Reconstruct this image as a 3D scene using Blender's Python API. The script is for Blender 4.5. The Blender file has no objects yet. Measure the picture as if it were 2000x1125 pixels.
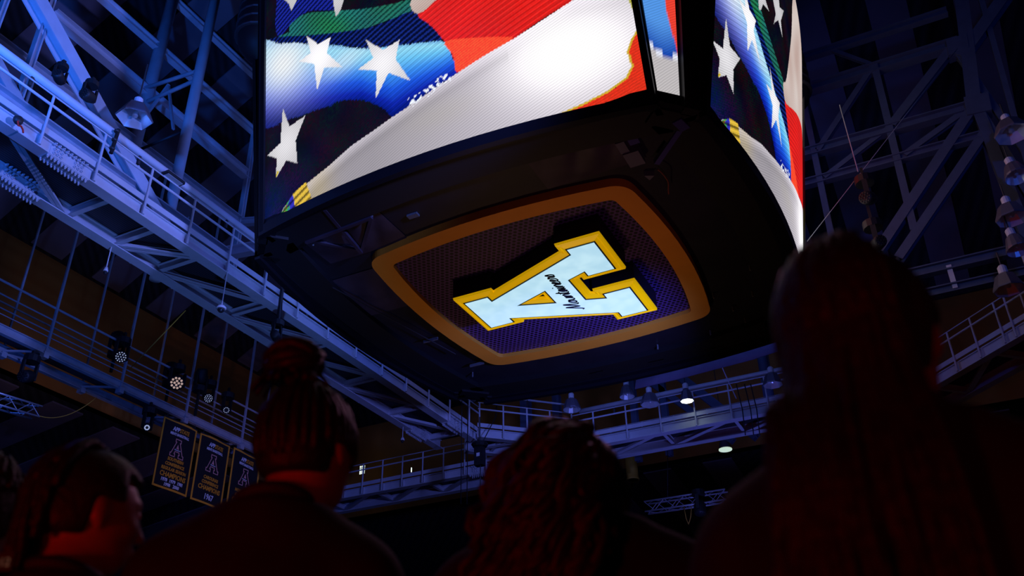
import bpy, bmesh, math, random
import numpy as np
from mathutils import Vector, Matrix
random.seed(7)
rng = np.random.default_rng(7)
S = bpy.context.scene
COL = S.collection
V = Vector

# ------------------------------------------------------------------ camera, world, lights, exposure
CZ = 1.0                                    # camera height: a kneeling photographer
F_PX, PITCH, ROLL, YAW = 1804.0, 0.534, -0.0206, 0.4535
def cam_axes():
    fw = V((-math.sin(YAW) * math.cos(PITCH), math.cos(YAW) * math.cos(PITCH), math.sin(PITCH)))
    rt = V((math.cos(YAW), math.sin(YAW), 0))
    up = rt.cross(fw)
    r2 = rt * math.cos(ROLL) + up * math.sin(ROLL)
    u2 = -rt * math.sin(ROLL) + up * math.cos(ROLL)
    return r2, u2, fw
RT, UP, FW = cam_axes()
cam_d = bpy.data.cameras.new('camera')
cam_d.sensor_width = 36.0
cam_d.lens = F_PX / 2000.0 * 36.0
cam_d.clip_start = 0.05
cam_d.clip_end = 300
cam_d.dof.use_dof = True
cam_d.dof.focus_distance = 17.0
cam_d.dof.aperture_fstop = 3.0
cam = bpy.data.objects.new('camera', cam_d)
COL.objects.link(cam)
M = Matrix.Identity(4)
for i in range(3):
    M[i][0], M[i][1], M[i][2] = RT[i], UP[i], -FW[i]
M.translation = (0, 0, CZ)
cam.matrix_world = M
S.camera = cam

w = bpy.data.worlds.new('world')
S.world = w
w.use_nodes = True
w.node_tree.nodes['Background'].inputs[0].default_value = (0.10, 0.13, 0.6, 1)
w.node_tree.nodes['Background'].inputs[1].default_value = 0.004
S.view_settings.view_transform = 'Standard'
S.view_settings.look = 'None'
S.view_settings.exposure = 0.0
S.view_settings.gamma = 1.0
S.view_settings.use_curve_mapping = False

def spot(name, loc, target, energy, color, angle, blend=0.6, radius=0.25):
    d = bpy.data.lights.new(name, 'SPOT')
    d.energy = energy; d.color = color; d.spot_size = math.radians(angle); d.spot_blend = blend
    d.shadow_soft_size = radius
    o = bpy.data.objects.new(name, d)
    COL.objects.link(o)
    o.location = loc
    o.rotation_euler = (V(target) - V(loc)).to_track_quat('-Z', 'Y').to_euler()
    return o
# blue wash lights of the show: some low on the court, some high in the rig
spot('blue_wash', (0.5, 7.0, 8.5), (-13.5, 8.6, 12.5), 5400, (0.17, 0.24, 1.0), 50, 0.7, 0.3)
spot('blue_wash', (-7.0, 8.0, 0.8), (-12.9, 12.0, 11.0), 1150, (0.12, 0.27, 1.0), 46, 0.8, 0.3)
spot('blue_wash', (-2.0, 12.5, 7.0), (-11.5, 20.5, 11.0), 2000, (0.15, 0.2, 1.0), 60, 0.8, 0.3)
spot('blue_wash', (-5.0, 22.3, 1.0), (-5.0, 25.2, 11.2), 1000, (0.14, 0.17, 1.0), 56, 0.8, 0.3)
spot('blue_wash', (4.0, 6.0, 9.0), (1.8, 20.0, 15.5), 700, (0.03, 0.13, 1.0), 55, 0.8, 0.3)
spot('blue_wash', (-9.0, 2.0, 9.0), (-17.0, 11.0, 19.0), 3500, (0.02, 0.16, 1.0), 60, 0.9, 0.3)
spot('blue_wash', (-14.5, 6.0, 5.0), (-19.5, 16.0, 11.5), 650, (0.02, 0.13, 1.0), 50, 0.8, 0.3)
# added fill spots: bounce from the court floor, the gold wall, the banners
spot('bounce_fill', (-8.5, 15.5, 0.6), (-6.0, 14.0, 10.0), 340, (1.0, 0.55, 0.3), 60, 0.9, 0.6)
spot('bounce_fill', (-1.0, 9.0, 0.6), (-4.3, 11.6, 10.0), 150, (1.0, 0.25, 0.6), 40, 0.9, 0.6)
spot('gold_wall_fill', (-20.4, 14.5, 10.3), (-23.0, 17.5, 14.6), 30, (1.0, 0.6, 0.25), 110, 0.9, 0.4)
spot('banner_fill', (-11.5, 14.0, 3.5), (-19.0, 18.9, 10.0), 330, (0.75, 0.5, 1.0), 24, 0.6, 0.2)
# red light from behind the photographer
spot('red_back_light', (-1.6, -3.0, 0.35), (-1.15, 1.35, 1.55), 150, (1.0, 0.012, 0.008), 50, 1.0, 0.08)
spot('red_back_light', (2.2, -2.4, 0.5), (-0.1, 1.1, 1.5), 45, (1.0, 0.012, 0.008), 46, 1.0, 0.08)  # second red spot, added to redden the ears on the right
spot('pink_rim_fill', (-1.5, 6.5, 5.5), (-1.3, 1.1, 1.6), 60, (0.85, 0.32, 0.62), 40, 0.8, 0.1)  # added rim fill in front of the people, for the scoreboard's weak glow

# ------------------------------------------------------------------ helpers
def ray(x, y):
    return RT * ((x - 1000) / F_PX) + UP * ((562.5 - y) / F_PX) + FW
def at(x, y, axis, value):
    """survey: the point of the plane axis=value seen at a photo pixel"""
    d = ray(x, y); o = V((0, 0, CZ)); i = 'xyz'.index(axis)
    return o + d * ((value - o[i]) / d[i])

MATS = {}
def mat(name, color, rough=0.6, metal=0.0, emit=None, estr=0.0, noise=0.0, nscale=8.0, bump=0.0, spec=0.4):
    if name in MATS: return MATS[name]
    m = bpy.data.materials.new(name); m.use_nodes = True
    nt = m.node_tree; b = nt.nodes['Principled BSDF']
    b.inputs['Base Color'].default_value = (*color, 1)
    b.inputs['Roughness'].default_value = rough
    b.inputs['Metallic'].default_value = metal
    b.inputs['Specular IOR Level'].default_value = spec
    if emit is not None:
        b.inputs['Emission Color'].default_value = (*emit, 1)
        b.inputs['Emission Strength'].default_value = estr
    if noise or bump:
        tc = nt.nodes.new('ShaderNodeTexCoord')
        n = nt.nodes.new('ShaderNodeTexNoise'); n.inputs['Scale'].default_value = nscale
        n.inputs['Detail'].default_value = 6
        nt.links.new(tc.outputs['Object'], n.inputs['Vector'])
        if noise:
            r = nt.nodes.new('ShaderNodeValToRGB')
            r.color_ramp.elements[0].position = 0.3; r.color_ramp.elements[1].position = 0.75
            r.color_ramp.elements[0].color = (*[c * (1 - noise) for c in color], 1)
            r.color_ramp.elements[1].color = (*[min(1, c * (1 + noise * 0.6)) for c in color], 1)
            nt.links.new(n.outputs['Fac'], r.inputs['Fac'])
            nt.links.new(r.outputs['Color'], b.inputs['Base Color'])
        if bump:
            bp = nt.nodes.new('ShaderNodeBump'); bp.inputs['Strength'].default_value = bump
            bp.inputs['Distance'].default_value = 0.01
            nt.links.new(n.outputs['Fac'], bp.inputs['Height'])
            nt.links.new(bp.outputs['Normal'], b.inputs['Normal'])
    MATS[name] = m
    return m

class MB:
    def __init__(s): s.v = []; s.f = []
    def add(s, vs, fs):
        k = len(s.v); s.v += [tuple(p) for p in vs]; s.f += [tuple(i + k for i in q) for q in fs]; return s
    def hexa(s, c):     # 8 corners: bottom 4 (ccw), top 4
        return s.add(c, [(3, 2, 1, 0), (4, 5, 6, 7), (0, 1, 5, 4), (1, 2, 6, 5), (2, 3, 7, 6), (3, 0, 4, 7)])
    def box(s, lo, hi):
        x0, y0, z0 = lo; x1, y1, z1 = hi
        return s.hexa([(x0, y0, z0), (x1, y0, z0), (x1, y1, z0), (x0, y1, z0), (x0, y0, z1), (x1, y0, z1), (x1, y1, z1), (x0, y1, z1)])
    def bar(s, p, q, a, b, up=(0, 0, 1), off=(0, 0)):
        p, q = V(p), V(q); d = (q - p).normalized(); u = V(up)
        if abs(d.dot(u)) > 0.98: u = V((0, 1, 0)) if abs(d.y) < 0.9 else V((1, 0, 0))
        x = d.cross(u).normalized(); u = x.cross(d).normalized()
        o = x * off[0] + u * off[1]
        cs = []
        for e in (p, q):
            cs += [e + o - x * a / 2 - u * b / 2, e + o + x * a / 2 - u * b / 2, e + o + x * a / 2 + u * b / 2, e + o - x * a / 2 + u * b / 2]
        return s.hexa(cs)
    def ibeam(s, p, q, wd, ht, t=0.02, up=(0, 0, 1)):
        s.bar(p, q, wd, t, up, (0, ht / 2 - t / 2)); s.bar(p, q, wd, t, up, (0, -ht / 2 + t / 2)); return s.bar(p, q, t, ht - 2 * t, up)
    def tube(s, pts, r, n=8, cap=True, r1=None):
        pts = [V(p) for p in pts]; m = len(pts); base = len(s.v)
        prev = None
        for i, p in enumerate(pts):
            d = (pts[min(i + 1, m - 1)] - pts[max(i - 1, 0)]).normalized()
            if prev is None:
                a = d.cross(V((0, 0, 1)))
                if a.length < 0.05: a = d.cross(V((1, 0, 0)))
                a.normalize()
            else:
                a = prev - d * prev.dot(d); a.normalize()
            prev = a; b = d.cross(a)
            if callable(r): rr = r(i / (m - 1))
            else: rr = r if r1 is None else r + (r1 - r) * i / (m - 1)
            for k in range(n):
                t = 2 * math.pi * k / n
                s.v.append(tuple(p + a * (rr * math.cos(t)) + b * (rr * math.sin(t))))
        for i in range(m - 1):
            for k in range(n):
                A = base + i * n + k; B = base + i * n + (k + 1) % n
                s.f.append((A, B, B + n, A + n))
        if cap:
            s.f.append(tuple(base + k for k in reversed(range(n)))); s.f.append(tuple(base + (m - 1) * n + k for k in range(n)))
        return s
    def lathe(s, prof, n=16, M=None, phase=0.0):
        base = len(s.v)
        for r, z in prof:
            for k in range(n):
                t = 2 * math.pi * k / n + phase; p = V((r * math.cos(t), r * math.sin(t), z))
                s.v.append(tuple(M @ p if M else p))
        for i in range(len(prof) - 1):
            for k in range(n):
                A = base + i * n + k; B = base + i * n + (k + 1) % n
                s.f.append((A, B, B + n, A + n))
        s.f.append(tuple(base + k for k in reversed(range(n)))); s.f.append(tuple(base + (len(prof) - 1) * n + k for k in range(n)))
        return s
    def prism(s, poly, fn, d0, d1):
        """closed outline (list of 2D) extruded; fn(x, y, d) -> 3D"""
        n = len(poly); vs = [fn(x, y, d0) for x, y in poly] + [fn(x, y, d1) for x, y in poly]
        return s.add(vs, [tuple(range(n))[::-1], tuple(range(n, 2 * n))] + [(i, (i + 1) % n, n + (i + 1) % n, n + i) for i in range(n)])
    def build(s, name, m, parent=None, smooth=False, loc=None, fix=True):
        me = bpy.data.meshes.new(name)
        off = V((0, 0, 0))
        if parent is not None and not s.__dict__.get('local'):
            off = V(parent.get('_o', (0, 0, 0)))
        elif loc is not None: off = V(loc)
        me.from_pydata([tuple(V(p) - off) for p in s.v], [], s.f)
        if fix:
            bm = bmesh.new(); bm.from_mesh(me); bmesh.ops.recalc_face_normals(bm, faces=bm.faces); bm.to_mesh(me); bm.free()
        if m: me.materials.append(MATS[m] if isinstance(m, str) else m)
        if smooth: me.polygons.foreach_set('use_smooth', [True] * len(me.polygons))
        o = bpy.data.objects.new(name, me); COL.objects.link(o)
        if parent is not None: o.parent = parent
        elif loc is not None: o.location = loc
        return o
def L():
    m = MB(); m.local = True; return m
def tag(o, label, cat, group=None, kind=None):
    o['label'] = label
    if cat: o['category'] = cat
    if group: o['group'] = group
    if kind: o['kind'] = kind
    return o
ORIG = {}
def thing(name, loc, label, cat, group=None, rotz=0.0):
    o = bpy.data.objects.new(name, None); COL.objects.link(o); o.empty_display_size = 0.2
    o.location = loc; o.rotation_euler = (0, 0, rotz); ORIG[o.name] = V(loc)
    tag(o, label, cat, group); return o
# world-space parts of a thing: vertices are stored relative to the thing's base
_build = MB.build
def build_world(s, name, m, parent=None, smooth=False, loc=None, fix=True):
    if parent is not None and not s.__dict__.get('local'):
        root = parent; off = V((0, 0, 0))
        while root is not None: off += V(root.location); root = root.parent
        s.v = [tuple(V(p) - off) for p in s.v]
        s.local = True
    return _build(s, name, m, parent, smooth, loc, fix)
MB.build = build_world
def copy_tree(o, parent=None):
    c = o.copy(); COL.objects.link(c); c.parent = parent
    for ch in o.children: copy_tree(ch, c)
    return c
def struct(o):
    o['kind'] = 'structure'; return o

# ------------------------------------------------------------------ materials
steel = mat('painted_steel', (0.62, 0.64, 0.70), 0.5, 0.0, noise=0.10, nscale=3.0)
mat('painted_steel_dull', (0.42, 0.44, 0.5), 0.6, 0.0, noise=0.15, nscale=4.0)
mat('dark_steel', (0.05, 0.05, 0.055), 0.5, 0.3)
mat('black', (0.012, 0.012, 0.014), 0.55)
mat('black_gloss', (0.010, 0.010, 0.014), 0.3)
mat('drape', (0.05, 0.038, 0.06), 0.5, noise=0.4, nscale=2.0, bump=0.6)
mat('soffit', (0.020, 0.020, 0.03), 0.42, noise=0.3, nscale=1.5)
mat('deck_panel', (0.16, 0.13, 0.16), 0.9, noise=0.25, nscale=0.6)
mat('cable_rust', (0.2, 0.06, 0.03), 0.6)
mat('underside_grey', (0.13, 0.15, 0.17), 0.6)
mat('underside_blue', (0.06, 0.06, 0.22), 0.4)
mat('shaded_steel', (0.07, 0.10, 0.17), 0.6, noise=0.15, nscale=4.0)  # dim blue light on the far steelwork, put into its colour
mat('drape_pale', (0.15, 0.11, 0.2), 0.8, noise=0.15, nscale=3.0)
mat('gold_wall', (0.45, 0.18, 0.03), 0.9, noise=0.35, nscale=0.5)
mat('gold_paint', (0.85, 0.55, 0.08), 0.6)
mat('wall_grey', (0.15, 0.15, 0.17), 0.9, noise=0.2, nscale=0.5)
mat('orange_frame', (0.85, 0.36, 0.03), 0.55, noise=0.06, nscale=2.0)
mat('yellow_sign', (0.95, 0.62, 0.0), 0.35, emit=(0.8, 0.45, 0.0), estr=0.5)
mat('sign_black', (0.004, 0.004, 0.01), 0.5)
mat('red_paint', (0.75, 0.03, 0.02), 0.5)
mat('white_plastic', (0.75, 0.75, 0.8), 0.4)
mat('glass_dome', (0.02, 0.02, 0.025), 0.08, spec=0.8)
mat('rope_yellow', (0.95, 0.5, 0.06), 0.8)
mat('bulb_lit', (1, 1, 1), 0.4, emit=(0.85, 1.0, 0.85), estr=1.6)
mat('rim_lit', (1, 1, 1), 0.4, emit=(0.65, 0.85, 0.6), estr=0.8)
mat('led_white', (.2, .2, .3), 0.4, emit=(0.55, 0.65, 1.0), estr=0.5)
mat('led_warm', (.3, .25, .2), 0.4, emit=(0.9, 0.62, 0.5), estr=0.45)
mat('banner_cloth', (0.012, 0.012, 0.016), 0.85)
mat('banner_gold', (0.95, 0.42, 0.03), 0.8)
mat('banner_white', (0.85, 0.9, 1.0), 0.8)
mat('banner_pink', (0.9, 0.45, 0.4), 0.8)
mat('cream', (0.78, 0.74, 0.62), 0.7)

def deck_mat():
    m = bpy.data.materials.new('corrugated_deck'); m.use_nodes = True; nt = m.node_tree; b = nt.nodes['Principled BSDF']
    tc = nt.nodes.new('ShaderNodeTexCoord'); wv = nt.nodes.new('ShaderNodeTexWave')
    wv.bands_direction = 'X'; wv.inputs['Scale'].default_value = 6.0
    mp = nt.nodes.new('ShaderNodeMapping'); nt.links.new(tc.outputs['Object'], mp.inputs['Vector'])
    mp.inputs['Rotation'].default_value = (0, 0, 0.0)
    nt.links.new(mp.outputs['Vector'], wv.inputs['Vector'])
    r = nt.nodes.new('ShaderNodeValToRGB')
    r.color_ramp.elements[0].color = (0.006, 0.006, 0.008, 1); r.color_ramp.elements[1].color = (0.05, 0.05, 0.065, 1)
    nt.links.new(wv.outputs['Fac'], r.inputs['Fac']); nt.links.new(r.outputs['Color'], b.inputs['Base Color'])
    bp = nt.nodes.new('ShaderNodeBump'); bp.inputs['Strength'].default_value = 0.6; nt.links.new(wv.outputs['Fac'], bp.inputs['Height'])
    nt.links.new(bp.outputs['Normal'], b.inputs['Normal']); b.inputs['Roughness'].default_value = 0.6
    MATS['corrugated_deck'] = m
deck_mat()
def roof_mat():
    m = bpy.data.materials.new('roof_deck'); m.use_nodes = True; nt = m.node_tree; b = nt.nodes['Principled BSDF']
    tc = nt.nodes.new('ShaderNodeTexCoord'); wv = nt.nodes.new('ShaderNodeTexWave')
    wv.bands_direction = 'DIAGONAL'; wv.inputs['Scale'].default_value = 1.6
    nt.links.new(tc.outputs['Object'], wv.inputs['Vector'])
    r = nt.nodes.new('ShaderNodeValToRGB')
    r.color_ramp.elements[0].color = (0.004, 0.004, 0.006, 1); r.color_ramp.elements[1].color = (0.018, 0.018, 0.024, 1)
    nt.links.new(wv.outputs['Fac'], r.inputs['Fac']); nt.links.new(r.outputs['Color'], b.inputs['Base Color'])
    b.inputs['Roughness'].default_value = 0.9
    MATS['roof_deck'] = m
roof_mat()
def floor_mat():
    m = bpy.data.materials.new('maple_floor'); m.use_nodes = True; nt = m.node_tree; b = nt.nodes['Principled BSDF']
    tc = nt.nodes.new('ShaderNodeTexCoord'); br = nt.nodes.new('ShaderNodeTexBrick')
    br.inputs['Scale'].default_value = 1.0; br.inputs['Brick Width'].default_value = 1.2; br.inputs['Row Height'].default_value = 0.06
    br.inputs['Mortar Size'].default_value = 0.002
    br.inputs['Color1'].default_value = (0.42, 0.25, 0.11, 1); br.inputs['Color2'].default_value = (0.36, 0.2, 0.09, 1)
    br.inputs['Mortar'].default_value = (0.1, 0.05, 0.02, 1)
    nt.links.new(tc.outputs['Object'], br.inputs['Vector']); nt.links.new(br.outputs['Color'], b.inputs['Base Color'])
    b.inputs['Roughness'].default_value = 0.3; MATS['maple_floor'] = m
floor_mat()
def perf_mat():
    """purple sheet with round holes on a hexagonal lattice"""
    m = bpy.data.materials.new('perforated_purple'); m.use_nodes = True; nt = m.node_tree; b = nt.nodes['Principled BSDF']
    tc = nt.nodes.new('ShaderNodeTexCoord'); sp = nt.nodes.new('ShaderNodeSeparateXYZ'); nt.links.new(tc.outputs['Object'], sp.inputs[0])
    def mt(op, a, c=None):
        n = nt.nodes.new('ShaderNodeMath'); n.operation = op
        for i, q in enumerate((a, c)):
            if q is None: continue
            if isinstance(q, (int, float)): n.inputs[i].default_value = q
            else: nt.links.new(q, n.inputs[i])
        return n.outputs[0]
    P = 0.098
    def dist(ox, oy):
        x = mt('SUBTRACT', mt('FRACT', mt('ADD', mt('DIVIDE', sp.outputs[0], P), ox)), 0.5)
        y = mt('MULTIPLY', mt('SUBTRACT', mt('FRACT', mt('ADD', mt('DIVIDE', sp.outputs[1], P * 1.732), oy)), 0.5), 1.732)
        return mt('SQRT', mt('ADD', mt('MULTIPLY', x, x), mt('MULTIPLY', y, y)))
    d = mt('MINIMUM', dist(0, 0), dist(0.5, 0.5))
    hole = mt('LESS_THAN', d, 0.335)
    mx = nt.nodes.new('ShaderNodeMix'); mx.data_type = 'RGBA'
    mx.inputs['A'].default_value = (0.10, 0.045, 0.22, 1); mx.inputs['B'].default_value = (0.004, 0.003, 0.008, 1)
    nt.links.new(hole, mx.inputs['Factor']); nt.links.new(mx.outputs['Result'], b.inputs['Base Color'])
    b.inputs['Roughness'].default_value = 0.5; MATS['perforated_purple'] = m
perf_mat()
def screen_mat():
    """LED video wall: the picture is a colour attribute, LED rows come from a fine lattice"""
    m = bpy.data.materials.new('led_screen'); m.use_nodes = True; nt = m.node_tree
    b = nt.nodes['Principled BSDF']; b.inputs['Base Color'].default_value = (0.003, 0.003, 0.003, 1); b.inputs['Roughness'].default_value = 0.6
    a = nt.nodes.new('ShaderNodeAttribute'); a.attribute_name = 'picture'
    uv = nt.nodes.new('ShaderNodeUVMap'); uv.uv_map = 'leds'
    wv = nt.nodes.new('ShaderNodeTexWave'); wv.bands_direction = 'Y'; wv.inputs['Scale'].default_value = 7.2; wv.inputs['Distortion'].default_value = 0.6
    wv.inputs['Detail'].default_value = 0
    mp = nt.nodes.new('ShaderNodeMapping'); mp.inputs['Rotation'].default_value = (0, 0, -0.42)
    nt.links.new(uv.outputs[0], mp.inputs['Vector']); nt.links.new(mp.outputs['Vector'], wv.inputs['Vector'])
    mr = nt.nodes.new('ShaderNodeMapRange'); mr.inputs['To Min'].default_value = 0.80; mr.inputs['To Max'].default_value = 1.08
    nt.links.new(wv.outputs['Fac'], mr.inputs['Value'])
    ch = nt.nodes.new('ShaderNodeTexChecker'); ch.inputs['Scale'].default_value = 60
    ch.inputs['Color1'].default_value = (1, 1, 1, 1); ch.inputs['Color2'].default_value = (0.88, 0.88, 0.88, 1)
    nt.links.new(uv.outputs[0], ch.inputs['Vector'])
    m1 = nt.nodes.new('ShaderNodeMix'); m1.data_type = 'RGBA'; m1.blend_type = 'MULTIPLY'; m1.inputs['Factor'].default_value = 1
    nt.links.new(a.outputs['Color'], m1.inputs['A']); nt.links.new(mr.outputs[0], m1.inputs['B'])
    m2 = nt.nodes.new('ShaderNodeMix'); m2.data_type = 'RGBA'; m2.blend_type = 'MULTIPLY'; m2.inputs['Factor'].default_value = 1
    nt.links.new(m1.outputs['Result'], m2.inputs['A']); nt.links.new(ch.outputs['Color'], m2.inputs['B'])
    nt.links.new(m2.outputs['Result'], b.inputs['Emission Color']); b.inputs['Emission Strength'].default_value = 1.15
    MATS['led_screen'] = m
screen_mat()
def face_mat():
    m = bpy.data.materials.new('letter_face'); m.use_nodes = True; nt = m.node_tree; b = nt.nodes['Principled BSDF']
    tc = nt.nodes.new('ShaderNodeTexCoord'); n = nt.nodes.new('ShaderNodeTexNoise'); n.inputs['Scale'].default_value = 3.0
    nt.links.new(tc.outputs['Object'], n.inputs['Vector'])
    r = nt.nodes.new('ShaderNodeValToRGB'); r.color_ramp.elements[0].position = 0.35; r.color_ramp.elements[1].position = 0.65
    r.color_ramp.elements[0].color = (0.42, 0.72, 0.88, 1); r.color_ramp.elements[1].color = (0.52, 0.82, 0.95, 1)
    nt.links.new(n.outputs['Fac'], r.inputs['Fac']); nt.links.new(r.outputs['Color'], b.inputs['Emission Color'])
    b.inputs['Emission Strength'].default_value = 0.95; b.inputs['Base Color'].default_value = (0.5, 0.5, 0.5, 1)
    MATS['letter_face'] = m
face_mat()

# ------------------------------------------------------------------ the hall
XF, YF = -23.0, 31.0          # lines where the roof steps down
def zl(x): return 16.4 + 0.55 * (x - XF)
def zb(y): return 16.4 + 0.55 * (YF - y)
ZT = 25.0
xt = XF + (ZT - 16.4) / 0.55; yt = YF - (ZT - 16.4) / 0.55
XW, YW = -46.0, 56.0
def zll(x): return 12.3 + 0.13 * (x - XF)
def zbl(y): return 12.3 - 0.13 * (y - YF)
fl = MB().box((XW, -12, -0.1), (16, YW, 0.0)).build('floor', 'maple_floor'); struct(fl)
T = 0.15
def slab(mb, ps, dz=T):
    return mb.hexa([ps[0], ps[1], ps[2], ps[3]] + [(p[0], p[1], p[2] + dz) for p in ps])
cm = MB()
slab(cm, [(XF, -12, 16.4), (xt, -12, ZT), (xt, yt, ZT), (XF, YF, 16.4)])
slab(cm, [(XF, YF, 16.4), (xt, yt, ZT), (16, yt, ZT), (16, YF, 16.4)])
slab(cm, [(xt, -12, ZT), (16, -12, ZT), (16, yt, ZT), (xt, yt, ZT)])
slab(cm, [(XW, -12, zll(XW)), (XF, -12, zll(XF)), (XF, YF, zll(XF)), (XW, YW, zll(XW))])
slab(cm, [(XW, YW, zbl(YW)), (XF, YF, zbl(YF)), (16, YF, zbl(YF)), (16, YW, zbl(YW))])
ceil = struct(cm.build('ceiling', 'roof_deck'))
def panel(ps, th=0.05):
    mb = MB(); mb.hexa([(p[0], p[1], p[2] - 0.02 - th) for p in ps] + [(p[0], p[1], p[2] - 0.02) for p in ps])
    return mb.build('acoustic_panel', 'deck_panel', ceil)
y = 7.44
while y < 28:                                 # strips running up the left slope
    y0, y1 = y, y + 1.12
    xa = XF + 0.15
    xb0 = min(xt, XF + (YF - y1) - 0.2)
    if xb0 > xa + 0.5: panel([(xa, y0, zl(xa)), (xb0, y0, zl(xb0)), (xb0, y1, zl(xb0)), (xa, y1, zl(xa))])
    panel([(XW + 1, y0, zll(XW + 1)), (XF - 0.2, y0, zll(XF - 0.2)), (XF - 0.2, y1, zll(XF - 0.2)), (XW + 1, y1, zll(XW + 1))])
    y += 2.27
x = -16.7
while x < 12:                                 # strips running down the far slope
    x0, x1 = x, x + 1.05
    ya = YF - 0.15
    yb = max(yt, YF - (x0 - XF) + 0.2)
    if yb < ya - 0.5: panel([(x0, yb, zb(yb)), (x1, yb, zb(yb)), (x1, ya, zb(ya)), (x0, ya, zb(ya))])
    panel([(x0, YF + 0.2, zbl(YF + 0.2)), (x1, YF + 0.2, zbl(YF + 0.2)), (x1, YW - 1, zbl(YW - 1)), (x0, YW - 1, zbl(YW - 1))])
    x += 2.22
struct(MB().box((XF - 0.3, -12, 12.3), (XF, YF + 0.3, 16.4)).build('trim_1', 'gold_wall'))
struct(MB().box((XF, YF, 12.3), (16, YF + 0.3, 16.4)).build('trim_2', 'gold_wall'))
struct(MB().box((XW - 0.3, -12, 0), (XW, YW, 16)).build('wall_left', 'wall_grey'))
struct(MB().box((XW, YW, 0), (16, YW + 0.3, 16)).build('wall_back', 'wall_grey'))
struct(MB().box((16, -12, 0), (16.3, YW, 26)).build('wall_right', 'wall_grey'))
struct(MB().box((XW, -12.3, 0), (16, -12, 26)).build('wall_front', 'wall_grey'))

# ------------------------------------------------------------------ scoreboard
BC = V((-6.05, 14.03, 0)); ZS = 10.05; TILT = 0.17; HS = 6.2; HW = 3.47
board = thing('scoreboard', (BC.x, BC.y, 9.6), 'huge four sided video scoreboard hung over the court with flag screens and lit letter', 'scoreboard')
def smooth_poly(pts, n=4):
    out = []; m = len(pts)
    for i in range(m):
        p0, p1, p2, p3 = [np.array(pts[(i + k) % m], float) for k in (-1, 0, 1, 2)]
        for k in range(n):
            t = k / n
            out.append(tuple(0.5 * (2 * p1 + (p2 - p0) * t + (2 * p0 - 5 * p1 + 4 * p2 - p3) * t * t + (3 * p1 - p0 - 3 * p2 + p3) * t ** 3)))
    return out
def inside(poly, X, Y):
    r = np.zeros(X.shape, bool); n = len(poly)
    for i in range(n):
        x0, y0 = poly[i]; x1, y1 = poly[(i + 1) % n]
        if y0 == y1: continue
        c = ((y0 > Y) != (y1 > Y)) & (X < (x1 - x0) * (Y - y0) / (y1 - y0) + x0)
        r ^= c
    return r
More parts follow.
